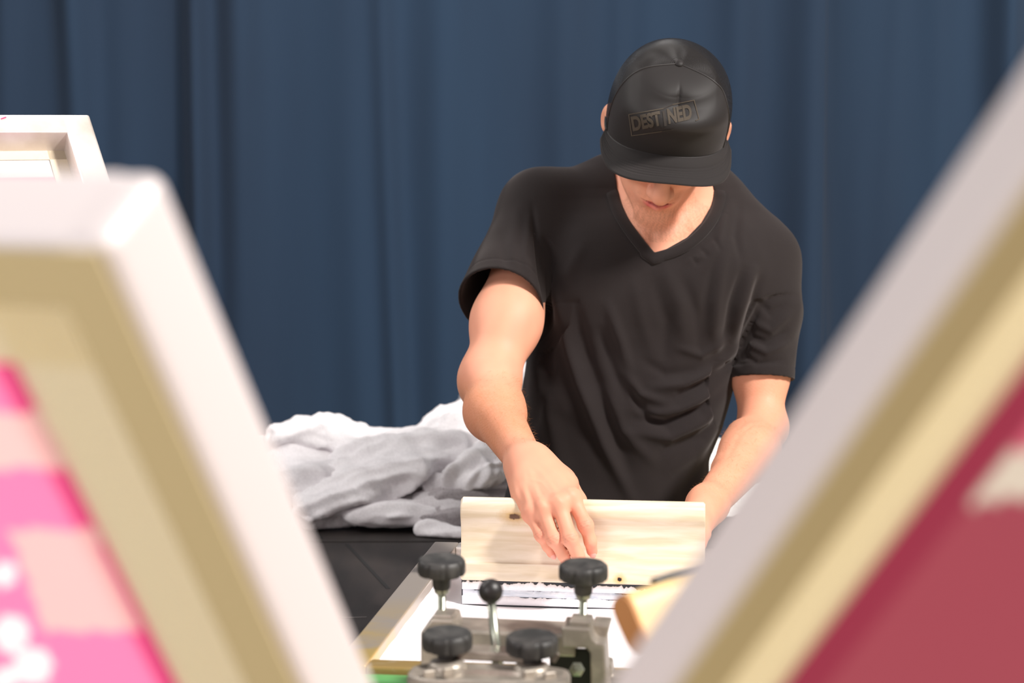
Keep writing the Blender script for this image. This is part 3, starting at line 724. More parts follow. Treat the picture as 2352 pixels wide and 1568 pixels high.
# ---- torso sections: image row, left and right edge (px), depth, front-back radius
TS = [(430, 1300, 1690, 3.150, .070), (470, 1262, 1722, 3.145, .095), (520, 1240, 1752, 3.14, .112), (600, 1232, 1770, 3.135, .128), (700, 1238, 1735, 3.13, .134),
      (800, 1216, 1704, 3.13, .132), (900, 1196, 1680, 3.13, .128), (960, 1194, 1664, 3.135, .124), (1020, 1188, 1638, 3.14, .122), (1080, 1178, 1625, 3.145, .122),
      (1150, 1166, 1632, 3.15, .125), (1250, 1155, 1652, 3.155, .13), (1330, 1150, 1660, 3.16, .13)]
_z = []; _cx = []; _cy = []; _rx = []; _ry = []
for (v, ul, ur, D, ry) in TS:
    c = at((ul+ur)/2, v, D); _z.append(c[2]); _cx.append(c[0]); _cy.append(c[1]); _rx.append((ur-ul)/2*D/FPX); _ry.append(ry)
_z, _cx, _cy, _rx, _ry = [np.array(a)[::-1] for a in (_z, _cx, _cy, _rx, _ry)]
def smooth_interp(z, xs, ys):
    return (np.interp(z-.015, xs, ys)+np.interp(z, xs, ys)+np.interp(z+.015, xs, ys))/3
def torso_sdf(P, off=0.0, zlo=None):
    z = P[:, 2]; zc = np.clip(z, _z[0], _z[-1])
    cx = smooth_interp(zc, _z, _cx); cy = smooth_interp(zc, _z, _cy); rx = smooth_interp(zc, _z, _rx)-off; ry = smooth_interp(zc, _z, _ry)-off
    a = np.abs((P[:, 0]-cx)/rx); b = np.abs((P[:, 1]-cy)/ry); e = 2.35
    k = (a**e+b**e)**(1/e); d = (k-1)*np.minimum(rx, ry)*.95
    zl = _z[0] if zlo is None else zlo
    d = smaxf(d, (zl-z), .01) if zlo is None else smaxf(d, zl-z, .005)
    d = smaxf(d, z-(_z[-1]+.0-off), .05)
    # shoulders and trapezius
    d = sminf(d, cone(P, at(1243, 480, 3.12), at(1425, 462, 3.155), .060-off, .058-off), .05)
    d = sminf(d, cone(P, at(1610, 474, 3.155), at(1742, 606, 3.12), .055-off, .060-off), .05)
    d = sminf(d, cone(P, at(1420, 440, 3.17), at(1600, 452, 3.17), .060-off, .060-off), .04)
    # chest
    d = sminf(d, ellip(P, at(1400, 640, 3.055), (.085-off, .055-off, .075-off)), .07)
    d = sminf(d, ellip(P, at(1610, 640, 3.055), (.085-off, .055-off, .075-off)), .07)
    return d
CHESTC = at(1528, 500, 3.07)
def torso_up(P):       # chest skin inside the neck opening lies close under the cloth
    return np.maximum(torso_sdf(P, .006, None), np.linalg.norm(P-CHESTC, axis=1)-.105)
# arms -------------------------------------------------------------------
RS, RE, RW = at(1240, 486, 3.12), at(1128, 868, 2.96), at(1214, 1066, 2.705)
LS, LE, LW = at(1742, 600, 3.12), at(1744, 968, 3.04), at(1626, 1158, 2.775)
def bez(a, b, t): return a+(b-a)*t
def right_arm(P):
    d = cone(P, RS, at(1163, 740, 3.015), .046, .0465)
    d = sminf(d, cone(P, at(1163, 740, 3.015), at(1131, 858, 2.965), .0465, .0370), .04)
    d = sminf(d, cone(P, at(1122, 880, 2.965), at(1134, 945, 2.885), .0365, .0380), .04)
    d = sminf(d, cone(P, at(1134, 945, 2.885), at(1204, 1056, 2.715), .0380, .0255), .03)
    d = sminf(d, ellip(P, at(1100, 884, 2.985), (.017, .021, .030)), .04)          # elbow
    d = sminf(d, cone(P, at(1150, 870, 2.945), at(1154, 950, 2.870), .018, .021), .03)   # brachioradialis
    return d
def left_arm(P):
    d = cone(P, LS, at(1746, 850, 3.085), .046, .0410)
    d = sminf(d, cone(P, at(1746, 850, 3.085), at(1748, 960, 3.055), .0410, .0345), .03)
    d = sminf(d, cone(P, at(1752, 985, 3.045), at(1727, 1040, 2.965), .0355, .0375), .020)
    d = sminf(d, cone(P, at(1727, 1040, 2.965), at(1636, 1148, 2.785), .0375, .0255), .03)
    d = sminf(d, ellip(P, at(1774, 988, 3.065), (.017, .021, .019)), .03)
    d = sminf(d, cone(P, at(1702, 1000, 3.005), at(1672, 1080, 2.90), .021, .020), .022)
    # creases in the elbow's bend
    for (v, k) in ((962, .0022), (974, .0028)):
        d = smaxf(d, -cone(P, at(1712, v+8, 3.052), at(1772, v+6, 3.05), .0022, .0016)+.0, .006) if False else d
    return d
# right hand: wrist, knuckles and finger joints (px, px, depth, radius)
SQT = None
FING = {
 'index':  [(1314, 1142, 2.606, .0118), (1345, 1206, 2.586, .0092), (1356, 1243, 2.590, .0081), (1360, 1265, 2.600, .0073)],
 'middle': [(1284, 1157, 2.594, .0118), (1309, 1236, 2.572, .0096), (1328, 1276, 2.582, .0084), (1336, 1299, 2.594, .0075)],
 'ring':   [(1246, 1168, 2.596, .0110), (1272, 1238, 2.578, .0091), (1293, 1272, 2.586, .0079), (1302, 1291, 2.596, .0071)],
 'little': [(1217, 1180, 2.604, .0098), (1243, 1228, 2.590, .0079), (1258, 1254, 2.594, .0070), (1267, 1270, 2.602, .0063)],
}
def right_hand(P):
    W0 = at(1212, 1064, 2.705); d = None
    kn = {k: at(*v[0][:3]) for k, v in FING.items()}
    for k, v in FING.items():
        c = cone(P, W0+(kn[k]-W0)*.12, kn[k], .0220, v[0][3]+.0012); d = c if d is None else sminf(d, c, .016)
    # heel of the hand and palm fill toward the squeegee
    d = sminf(d, cone(P, at(1232, 1062, 2.70), at(1300, 1112, 2.650), .022, .017), .02)     # thumb side
    d = sminf(d, cone(P, at(1206, 1075, 2.70), at(1206, 1140, 2.640), .023, .016), .02)     # little-finger side
    # knuckle heads
    for k, r in (('index', .0088), ('middle', .0092), ('ring', .0082), ('little', .0076)):
        c = kn[k]+unit(at(1250, 1100, 2.5)-kn[k])*.0062; d = sminf(d, ellip(P, c, (r, r, r)), .010)
        d = sminf(d, cone(P, W0+(kn[k]-W0)*.35+unit(ray(1250, 1100))*-.0215, c, .0022, .0032), .008)
    fs = None
    for k, v in FING.items():
        J = [at(*p[:3]) for p in v]; R = [p[3] for p in v]
        f = cone(P, J[0], J[1], R[0]-.0018, R[1]); f = sminf(f, ellip(P, J[1]+unit(ray(1290, 1200))*-.0012, (R[1]*1.05,)*3), .006)
        f = sminf(f, cone(P, J[1], J[2], R[1]*.97, R[2]), .004); f = sminf(f, cone(P, J[2], J[3], R[2]*.98, R[3]), .004)
        fs = f if fs is None else sminf(fs, f, .0012)
    d = sminf(d, fs, .007)
    # thumb behind the squeegee
    T = [at(1296, 1106, 2.672), at(1325, 1150, 2.676), at(1338, 1196, 2.668), at(1340, 1226, 2.660)]
    th = cone(P, T[0], T[1], .017, .0125); th = sminf(th, cone(P, T[1], T[2], .0125, .0108), .006); th = sminf(th, cone(P, T[2], T[3], .0108, .0085), .005)
    return sminf(d, th, .010)
def left_hand(P):
    # behind the right end of the squeegee: knuckles up, fingers hooked down behind the wood, thumb toward its end
    W0 = at(1622, 1162, 2.765); K = [at(1598, 1178+9*i, 2.695+.004*i) for i in range(4)]; d = None
    for i, k in enumerate(K):
        c = cone(P, W0, at(1600-6*i, 1194+12*i, 2.685), .0225, .0125); d = c if d is None else sminf(d, c, .016)
    for i in range(4):
        a = at(1600-6*i, 1194+12*i, 2.685); b = at(1560-4*i, 1198+14*i, 2.648); c = at(1530-2*i, 1202+14*i, 2.646)
        f = cone(P, a, b, .0105, .0092); f = sminf(f, cone(P, b, c, .0092, .0078), .004); d = sminf(d, f, .006)
    t1, t2, t3 = at(1616, 1190, 2.71), at(1612, 1225, 2.66), at(1607, 1250, 2.628)
    th = cone(P, t1, t2, .015, .0115); th = sminf(th, cone(P, t2, t3, .0115, .0092), .005)
    return sminf(d, th, .012)
def body_sdf(P):
    d = head_sdf(P); d = sminf(d, neck_sdf(P), .012)
    t_ = torso_sdf(P, .017, None); t_ = np.where(P[:, 2] > 1.19, sminf(t_, torso_up(P), .02), t_); d = sminf(d, t_, .03)
    ra = sminf(right_arm(P), right_hand(P), .018); la = sminf(left_arm(P), left_hand(P), .018)
    d = sminf(d, np.minimum(ra, la), .012)
    return d
V, Q = surface(body_sdf, (-.16, 2.50, .70), (.50, 3.32, 1.66), .0021)
V = relax(V, Q, 1, .4)
G = grad(body_sdf, V); V = V-G*body_sdf(V)[:, None]*.8
print('body', len(V))
# skin tint: lips, stubble, tanned forearm, redder knuckles and nails
q = toh(V); C = np.tile(np.array(lin((224, 160, 132))[:3]), (len(V), 1))
def blend(C, mask, col): c = np.array(lin(col)[:3]); m = np.clip(mask, 0, 1)[:, None]; return C*(1-m)+c*m
n1 = vnoise(V, 21, 60); n2 = vnoise(V, 22, 900); n3 = vnoise(V, 23, 1500)
C = blend(C, .20+.22*n1, (214, 140, 116))
U_, V_, D_ = pix(V)
fore = np.clip(1-np.abs(cone(V, RE, RW, .05, .03))/.05, 0, 1)*np.clip((D_-2.69)/.07, 0, 1)*np.clip((V_-850)/60, 0, 1)
C = blend(C, fore*.55+fore*.25*n2, (190, 122, 78))
foreL = np.clip(1-np.abs(cone(V, LE, LW, .05, .03))/.05, 0, 1)
C = blend(C, foreL*.25*(1+n2), (202, 136, 96))
s = q.copy(); s[:, 0] = np.abs(s[:, 0])
face = (np.linalg.norm(q, axis=1) < .17)
lip = np.maximum(1-np.abs(cone(s, (.0, .0985, -.0605), (.019, .0875, -.0635), .0040, .0012))/.0030, 1-np.abs(cone(s, (.0, .1000, -.0705), (.018, .088, -.0668), .0070, .0024))/.0040)
C = blend(C, np.where(face, lip*.95, 0), (196, 92, 90))
slit = 1-np.abs(cone(s, (.0, .0990, -.0636), (.0225, .0865, -.0640), .0016, .001))/.0022
C = blend(C, np.where(face, slit*.9, 0), (110, 26, 26))
st = np.where(face & (q[:, 2] < -.072) & (q[:, 1] > .03), 1, 0)*np.clip((-.074-q[:, 2])/.012, 0, 1)+np.where(face & (q[:, 2] < -.045) & (q[:, 2] > -.058) & (q[:, 1] > .07) & (s[:, 0] < .032), .5, 0)
C = blend(C, st*(.17+.30*n3)*(1-np.clip(lip, 0, 1)), (122, 92, 66))
for k, v in FING.items():
    J = [at(*p[:3]) for p in v]
    C = blend(C, .45*np.exp(-(np.linalg.norm(V-J[3], axis=1)/.013)**2)+.28*np.exp(-(np.linalg.norm(V-J[1], axis=1)/.010)**2)+.22*np.exp(-(np.linalg.norm(V-J[0], axis=1)/.013)**2), (222, 118, 104))
    # knuckle creases
    ax = unit(J[2]-J[0]); tt = (V-J[1])@ax; near = np.linalg.norm(V-J[1], axis=1) < .013
    cr = np.zeros(len(V))
    for o_ in (-.0035, -.0002, .0032): cr += np.exp(-((tt-o_)/.0007)**2)
    facing = np.clip(-(G@unit(ray(1290, 1200))), 0, 1)
    V = V-G*(cr*near*facing*.00055)[:, None]
    C = blend(C, np.where(near, cr*.35*facing, 0), (176, 96, 82))
# tendons of the hand, creases in the bend of the elbow, cords of the neck
U_, V_, D_ = pix(V); sk = np.zeros(len(V)); mm = 1e-3; fr_ = np.clip(-(G@unit(ray(1400, 1000))), 0, 1)
hd = (V_ > 1020) & (U_ < 1420)
for pl_, wd_, hh_ in (([(1226, 1068), (1262, 1105), (1286, 1150)], 6, 1.6), ([(1216, 1080), (1232, 1120), (1246, 1162)], 6, 1.5), ([(1236, 1060), (1290, 1095), (1316, 1136)], 7, 1.4), ([(1204, 1090), (1208, 1130), (1217, 1174)], 6, 1.2),
                      ([(1222, 1095), (1240, 1130), (1264, 1165)], 6, -1.6), ([(1206, 1108), (1218, 1140), (1231, 1176)], 6, -1.8), ([(1250, 1090), (1280, 1120), (1300, 1150)], 6, -1.3), ([(1184, 1100), (1192, 1130), (1200, 1160)], 7, -1.2),
                      ([(1215, 1100), (1245, 1108), (1262, 1130)], 3, .8)):
    sk += np.where(hd, ridge(U_, V_, pl_, wd_, hh_*mm), 0)
ea = (V_ > 900) & (U_ > 1560)
for pl_, wd_, hh_ in (([(1694, 984), (1716, 966), (1750, 964), (1786, 984)], 3.0, -2.2), ([(1706, 992), (1730, 974), (1760, 976), (1790, 1004)], 3.0, -2.4), ([(1700, 996), (1686, 1020), (1670, 1052)], 7, -3.0), ([(1672, 1010), (1655, 1050), (1620, 1110)], 6, -1.2)):
    sk += np.where(ea, ridge(U_, V_, pl_, wd_, hh_*mm), 0)
nk = (V_ > 430) & (V_ < 590) & (U_ > 1400) & (U_ < 1660) & (np.linalg.norm(q-np.array([0, .06, -.08]), axis=1) > .052)
for pl_, wd_, hh_ in (([(1572, 470), (1586, 505), (1600, 536)], 7, 1.8), ([(1556, 500), (1570, 520), (1596, 540)], 4, -1.4), ([(1498, 530), (1502, 560), (1506, 580)], 10, -2.2), ([(1440, 470), (1462, 510), (1488, 552)], 7, 1.4), ([(1520, 556), (1560, 552), (1600, 530)], 5, 1.0)):
    sk += np.where(nk, ridge(U_, V_, pl_, wd_, hh_*mm), 0)
V = V+G*(sk*fr_)[:, None]
me = np_mesh(V, Q); set_colors(me, C)
M_skin = mat('skin', (226, 164, 138), .56, spec=.32, sss=.12, attr='tint', bump=(900, .12, .0006))
person = thing('person', 'person in black cap and black v-neck t-shirt bending over the squeegee', 'person', (float(at(1430, 1200, 3.15)[0]), float(at(1430, 1200, 3.15)[1]), 0))
part('body', me, M_skin, person, True)
# fine golden hairs on the forearms
def arm_hair(a, b, count, seed, frac):
    r = np.random.default_rng(seed); idx = r.permutation(len(V)); ax = unit(b-a); tt = ((V-a)@ax)/np.linalg.norm(b-a); ok = (tt > frac[0]) & (tt < frac[1]) & (np.abs(cone(V, a, b, .045, .028)) < .014)
    idx = [i for i in idx if ok[i]][:count]; HV = []; HF = []
    for i in idx:
        p = V[i].copy(); g = G[i]; d = unit(ax*.8+r.normal(size=3)*.35+g*.45); L_ = r.uniform(.005, .010); side = unit(np.cross(d, g)); k0 = len(HV); pts = [p, p+d*L_*.5+g*.0008, p+d*L_+g*r.uniform(-.0006, .001)+side*r.normal()*.001]
        for q_, w_ in zip(pts, (.00007, .00006, .00002)):
            nn = np.cross(d, side); HV += [q_+side*w_, q_-side*.5*w_+nn*.86*w_, q_-side*.5*w_-nn*.86*w_]
        for s_ in (0, 3):
            for k in range(3): HF.append((k0+s_+k, k0+s_+(k+1) % 3, k0+s_+3+(k+1) % 3, k0+s_+3+k))
    return me_from(HV, HF)
M_hair = mat('golden_arm_hair', (176, 120, 66), .4)
for (a_, b_, sd_) in ((RE, RW, 1), (LE, LW, 2)):
    o = part('arm_hair', arm_hair(a_, b_, 700, sd_, (.15, 1.0)), M_hair, person, True); o['kind'] = 'stuff'
# finger nails
M_nail = mat('finger_nail', (224, 158, 144), .3, spec=.5)
for k in ('index', 'little'):
    J = [at(*p[:3]) for p in FING[k]]; r = FING[k][3][3]; d = unit(J[3]-J[2]); tow = -unit(ray(1320, 1250)); up = unit(tow-d*(tow@d)); sd = np.cross(d, up)
    c = J[3]+up*(r*.72)+d*.002; bm = bmesh.new(); bmesh.ops.create_uvsphere(bm, u_segments=20, v_segments=12, radius=1)
    bmesh.ops.scale(bm, vec=(r*.62, .0062, r*.34), verts=bm.verts); bm.transform(frame_m(c, sd, d, up)); part('finger_nail', bm_mesh(bm), M_nail, person, True)

# ---- shirt --------------------------------------------------------------
def sleeve_R(P, off=0.): 
    d = cone(P, at(1240, 490, 3.12), at(1150, 697, 3.02), .0625-off, .0675-off); return d
def sleeve_L(P, off=0.):
    d = cone(P, at(1738, 600, 3.12), at(1757, 712, 3.095), .060-off, .0525-off); return sminf(d, cone(P, at(1757, 712, 3.095), at(1749, 880, 3.075), .0525-off, .0505-off), .03)
CR, NR = at(1150, 690, 3.015), unit(at(1150, 697, 3.02)-at(1235, 490, 3.12)+cam_dir(0, -.0, -1)*.075)
CL, NL = at(1749, 871, 3.075), unit(cam_dir(-.03, -1, -.16))
def neck_hole(P):       # V in front, round behind: shaped by the collar line seen from the front, bounded in depth
    u, v, D = pix(P)
    # half-width of the opening as a function of image row
    vv = np.array([380, 415, 440, 475, 510, 545, 572, 581]); l = np.array([1410, 1416, 1419, 1427, 1449, 1475, 1496, 1504]); r = np.array([1618, 1632, 1641, 1632, 1612, 1578, 1530, 1506])
    L_ = np.interp(v, vv, l); R_ = np.interp(v, vv, r); m = np.maximum(L_-u, u-R_)/1500.; m = np.maximum(m*.8, (v-579)/1500.)
    return np.maximum(m, D-3.21)
def shirt_fold_h(P, extra=True):
    u, v, D = pix(P); H = np.zeros(len(P)); K = 1e-3
    fold = [ # polyline, width px, height mm
     ([(1262, 640), (1296, 760), (1330, 880), (1385, 1020), (1452, 1150)], 15, 9), ([(1320, 700), (1352, 830), (1400, 960), (1445, 1080)], 16, -6.5),
     ([(1250, 560), (1262, 700), (1262, 860), (1225, 980)], 15, -5), ([(1238, 560), (1250, 650), (1256, 740)], 8, -9),
     ([(1225, 800), (1260, 960), (1300, 1130)], 20, 4), ([(1220, 430), (1228, 520), (1246, 640)], 7, -5),
     ([(1398, 700), (1428, 790), (1446, 850)], 13, 7), ([(1380, 760), (1412, 860), (1440, 920)], 12, -5),
     ([(1690, 800), (1640, 850), (1570, 882), (1500, 890)], 12, 8), ([(1680, 830), (1620, 880), (1550, 912)], 11, -8),
     ([(1684, 850), (1630, 905), (1560, 940), (1480, 955)], 12, 8.5), ([(1672, 880), (1610, 940), (1530, 972), (1460, 962)], 11, -8),
     ([(1672, 895), (1620, 965), (1540, 1005), (1450, 992)], 13, 7.5), ([(1664, 940), (1610, 1000), (1520, 1036)], 13, -6),
     ([(1655, 960), (1600, 1040), (1540, 1082)], 15, 5), ([(1640, 1040), (1590, 1100), (1560, 1140)], 14, -4),
     ([(1440, 860), (1470, 905), (1530, 925)], 11, 6), ([(1450, 900), (1480, 950), (1530, 980)], 10, -6), ([(1395, 900), (1430, 990), (1500, 1060)], 15, 6),
     ([(1730, 620), (1702, 700), (1680, 790)], 12, 7), ([(1706, 620), (1682, 700), (1668, 780)], 11, -8), ([(1745, 640), (1722, 740), (1700, 830)], 11, -8),
     ([(1668, 560), (1650, 660), (1640, 760), (1650, 820)], 14, 5.5), ([(1640, 600), (1622, 690), (1618, 770)], 13, -4),
     ([(1700, 470), (1690, 540), (1702, 600)], 9, -3.5), ([(1664, 490), (1648, 560), (1620, 620)], 10, 4),
     ([(1530, 620), (1560, 700), (1570, 790)], 16, 4), ([(1500, 640), (1530, 740), (1528, 830)], 16, -4.5), ([(1570, 640), (1600, 720), (1606, 800)], 14, -4),
     ([(1455, 640), (1475, 740), (1500, 820)], 16, 3.5), ([(1480, 830), (1530, 860), (1600, 850)], 12, -4), ([(1560, 800), (1610, 815), (1670, 780)], 10, 5),
     ([(1340, 560), (1300, 640)], 14, 3), ([(1580, 600), (1610, 590), (1640, 555)], 8, 2.5), ([(1610, 570), (1625, 590)], 5, -2.5), ([(1640, 548), (1652, 575)], 5, -2.5), ([(1590, 590), (1600, 606)], 5, -2.5),
     # sleeve on the image right
     ([(1720, 790), (1760, 810), (1808, 790)], 8, 5), ([(1712, 770), (1760, 788), (1806, 760)], 7, -5), ([(1730, 740), (1770, 760), (1815, 720)], 9, 4.5), ([(1700, 810), (1740, 836), (1800, 826)], 7, -3.5),
     ([(1740, 690), (1770, 720), (1800, 700)], 9, -3.5),
     # sleeve on the image left
     ([(1190, 470), (1180, 560), (1190, 650)], 14, 3), ([(1150, 540), (1165, 620), (1215, 690)], 11, -3), ([(1215, 500), (1205, 590), (1222, 670)], 9, 3.5)]
    for (p, wd, h) in fold: H += ridge(u, v, p, wd, h*K)*(1 if True else 0)
    front = np.clip((3.19-D)/.05, 0, 1)
    n = vnoise(P*np.array([1, 1, .6]), 41, 30)*.0015+vnoise(P, 42, 75)*.0007
    return H*front*1.05+n
def shirt_base(P):
    tb = torso_sdf(P, 0., None)
    tb = smaxf(tb, -(cone(P, NECK_MID, NB+np.array([0, .01, .0]), .066, .072)), .004) if False else tb
    tb = np.maximum(tb, -neck_hole(P))
    sr = sleeve_R(P); sr = np.maximum(sr, -sleeve_R(P, .0045)); sr = np.maximum(sr, (P-CR)@NR)
    sl = sleeve_L(P); sl = np.maximum(sl, -sleeve_L(P, .0045)); sl = np.maximum(sl, (P-CL)@NL)
    # sleeves solid where they enter the body, hollow near the cuff
    srs = np.maximum(sleeve_R(P), (P-CR)@NR+.085); sls = np.maximum(sleeve_L(P), (P-CL)@NL+.13)
    s_ = np.minimum(np.minimum(sr, srs), np.minimum(sl, sls))
    return np.minimum(sminf(tb, np.minimum(srs, sls), .03), s_)
def shirt_outer(P):
    return shirt_base(P)
V, Q = surface(shirt_outer, (-.16, 2.86, .80), (.50, 3.36, 1.47), .0024)
V = relax(V, Q, 2, .5)
G = grad(shirt_outer, V); V = V-G*shirt_outer(V)[:, None]*.6
# only the outside of the cloth carries the folds
outer = np.minimum(np.minimum(torso_sdf(V), sleeve_R(V)), sleeve_L(V)); wgt = np.clip(1-np.abs(outer)/.004, 0, 1)
Hh = shirt_fold_h(V)*wgt; Hh = np.where((np.abs(sleeve_L(V)) < .012) & (pix(V)[1] > 690), np.maximum(Hh, -.0035), Hh)
u_, v_, D_ = pix(V)
# collar edge and cuffs stay put
edge = np.clip(neck_hole(V)/.014, 0, 1)*np.clip(-((V-CR)@NR)/.02, 0, 1)**(np.linalg.norm(V-CR, axis=1) < .11)*np.clip(-((V-CL)@NL)/.02, 0, 1)**(np.linalg.norm(V-CL, axis=1) < .10)
V = V+G*(Hh*np.clip(edge, .12, 1))[:, None]
# stitched hem line on the cuffs
for (c, n_, rr) in ((CR, NR, .12), (CL, NL, .10)):
    tt = -((V-c)@n_); near = np.linalg.norm(V-c, axis=1) < rr
    V = V-G*(np.where(near, np.exp(-((tt-.018)/.0011)**2)*.0010, 0)*wgt)[:, None]
V = relax(V, Q, 1, .35)
print('shirt', len(V))
M_shirt = mat('black_cotton_jersey', (30, 24, 24), .9, spec=.25, sheen=.12, bump=(1600, .25, .0006), var=(700, (33, 28, 28), .45, .75))
shirt = part('t_shirt', np_mesh(V, Q), M_shirt, person, True)
SB = shirt_base
def hit(u, v, fn, t0=2.6):
    o = np.array([0, 0, CAMZ]); d = ray(u, v); t = t0
    for _ in range(90):
        s_ = float(fn((o+d*t)[None])[0]); t += s_*.7
        if abs(s_) < 2e-4: break
    return o+d*t, t
# collar band: a ribbed strip around the opening
front = [(1640, 446), (1636, 475), (1620, 506), (1594, 536), (1560, 560), (1530, 572), (1503, 579), (1476, 548), (1450, 512), (1429, 476), (1420, 444)]
tfn = lambda P: torso_sdf(P)
LP = []; 
def dens(pts, k=6):
    out = []
    for a, b in zip(pts[:-1], pts[1:]):
        for i in range(k): t = i/k; out.append((a[0]+(b[0]-a[0])*t, a[1]+(b[1]-a[1])*t))
    return out+[pts[-1]]
def smooth2(pts, it=6, keep=()):
    P = np.array(pts, float)
    for _ in range(it):
        Qn = P.copy(); Qn[1:-1] = (P[:-2]+2*P[1:-1]+P[2:])/4
        for i in keep: Qn[i] = P[i]
        P = Qn
    return P
ip = dens(front); kv = 6*6; ip = smooth2(ip, 14, (kv,))
outer2 = []
T2 = np.gradient(ip, axis=0)
for i, p in enumerate(ip):
    if abs(i-kv) < 1: nrm = np.array([0., 1.]); wd = 31
    else:
        a, b = ip[max(i-1, 0)], ip[min(i+1, len(ip)-1)]; tt = (b-a)/np.linalg.norm(b-a); nrm = np.array([-tt[1], tt[0]]); 
        if nrm@np.array([p[0]-1525, p[1]-470]) < 0: nrm = -nrm
        wd = 26
        if abs(i-kv) < 3: wd = 29
    outer2.append(p+nrm*wd)
band = []
for a, b in zip(ip, outer2):
    pb, tb_ = hit(b[0], b[1], tfn); pm, tm_ = hit((a[0]+b[0])/2, (a[1]+b[1])/2, tfn)
    pa, ta = hit(a[0]+(b[0]-a[0])*.02, a[1]+(b[1]-a[1])*.02, tfn); band.append((pa, pm, pb))
# carry the band around the back of the neck
def backpt(t):      # t 0..1 from the image-left end to the image-right end, behind the neck
    a = band[-1][0]; b = band[0][0]; th = math.pi*t
    c = (a+b)/2; x = (a-b)/2; y = np.array([0, .115, .075]); return c+x*math.cos(th)+y*math.sin(th)
nb_ = 26; bk = []
for i in range(1, nb_):
    t_ = i/nb_; p = backpt(t_); cN = (band[0][0]+band[-1][0])/2; o_ = unit((p-cN)*np.array([1, 1, 0]))
    k = math.sin(math.pi*t_)
    d0 = unit(band[-1][2]-band[-1][0])*(1-t_)+unit(band[0][2]-band[0][0])*t_
    d_ = unit(d0*(1-k)+(o_*.5+np.array([0, 0, -1.]))*k); bk.append((p, p+d_*.0085, p+d_*.017))
loop = band+bk; V = []; F = []; n = len(loop)
for (a, m_, b) in loop:
    nr = np.cross(b-a, np.array([1., 0, 0])); 
    out = unit(a*0+np.array([0, -1., .25])) 
    cN = NB; out = unit((m_-cN)*np.array([1, 1, .3])+np.array([0, -.02, .03]))
    for (p, h) in ((a, .0012), (a+(m_-a)*.2, .0038), (m_, .0046), (m_+(b-m_)*.8, .0042), (b, .0008), (b, -.004), (a, -.004)): V.append(p+out*h)
k = 7
for i in range(n):
    j = (i+1) % n
    for s_ in range(k): F.append((i*k+s_, i*k+(s_+1) % k, j*k+(s_+1) % k, j*k+s_))
me = me_from(V, F); bm = bmesh.new(); bm.from_mesh(me); bmesh.ops.recalc_face_normals(bm, faces=bm.faces); me = bm_mesh(bm)
collar = part('collar', me, mat('black_ribbed_collar', (30, 25, 25), .9, spec=.2, sheen=.12, bump=(1400, .3, .0006)), person, True, 'ribbed v-neck collar band'); 

# ---- trousers and shoes ----------------------------------------------------
HB = at(1400, 1290, 3.16)
def trousers(P):
    q_ = P-np.array([HB[0], HB[1], .80]); d = ellip(P, (HB[0], HB[1], .86), (.165, .125, .13))
    for s_ in (-1, 1):
        hip = (HB[0]+s_*.085, HB[1], .80); knee = (HB[0]+s_*.10, HB[1]-.005, .46); an = (HB[0]+s_*.11, HB[1]+.015, .085)
        l = sminf(cone(P, hip, knee, .088, .066), cone(P, knee, an, .066, .056), .03); d = sminf(d, l, .03)
    d = np.maximum(d, .06-P[:, 2]); return np.maximum(d, P[:, 2]-.905)
V, Q = surface(trousers, (HB[0]-.28, HB[1]-.2, .04), (HB[0]+.28, HB[1]+.2, .95), .008)
V = relax(V, Q, 1); G = grad(trousers, V); V += G*(vnoise(V, 61, 25)*.003)[:, None]
part('trousers', np_mesh(V, Q), M_pants, person, True)
for s_ in (-1, 1):
    def shoe(P, s_=s_):
        x = HB[0]+s_*.115; d = ellip(P, (x, HB[1]-.07, .045), (.045, .13, .05)); d = sminf(d, ellip(P, (x, HB[1]+.01, .07), (.042, .055, .06)), .03); return np.maximum(d, .001-P[:, 2])
    V, Q = surface(shoe, (HB[0]+s_*.115-.07, HB[1]-.24, -.02), (HB[0]+s_*.115+.07, HB[1]+.12, .16), .005)
    part('shoe', np_mesh(V, Q), M_shoe, person, True)

# ---- cap -------------------------------------------------------------------
def crown_pt(phi, t, off=0.):
    """phi 0 = front, t 0 rim .. 1 top"""
    fr = max(0., math.cos(phi)); sgn = math.sin(phi)
    zr = +.021+.041*fr**1.6-.004*max(0, -math.cos(phi)); H = .150-zr
    t = 1-(1-t)**1.7; e = t*math.pi/2; pr = .40-.03*fr                  # squarer in front
    k = max(0, math.cos(e))**pr; zz = math.sin(e)**(1.0+.0*fr)
    rx = .0905+.004*math.sin(math.pi*min(1, t*1.3)); ry = .103 if math.cos(phi) > 0 else .098
    # the front panel stands up and breaks back at a soft edge
    x = rx*k*sgn; y = ry*k*math.cos(phi)
    if fr > .2:
        w_ = min(1, (fr-.2)/.3); y += w_*(.009*math.exp(-((t-.44)/.14)**2)-.005*math.exp(-((t-.66)/.10)**2))
        seam = math.exp(-(x/.0022)**2)*max(0, min(1, (t-.52)/.06))*max(0, min(1, (.97-t)/.12)); y -= .0028*seam*w_; 
        y -= .003*w_*math.exp(-(x/.012)**2)*max(0, min(1, (t-.50)/.1))*max(0, min(1, (.95-t)/.2))
    z = zr+H*zz
    if fr > .15:      # the panel's top folds into a valley along its centre seam
        te_ = e/(math.pi/2); dv = .0085*max(0, 1-abs(x)/.055)*min(1, max(0, (te_-.52)/.10))*min(1, max(0, (1-te_)/.22))*min(1, (fr-.15)/.3)
        y -= dv*.75; z -= dv*.75
    if off:
        nv = unit((x/rx**2, y/ry**2, max(z-.02, 0)/.13**2)); x, y, z = x+nv[0]*off, y+nv[1]*off, z+nv[2]*off
    return (x, y+.006, z-.014)
PH = math.radians(74); PR_ = math.radians(66); PL_ = -math.radians(78)
CY = math.radians(-3)
HR0 = HR
hl0 = hl
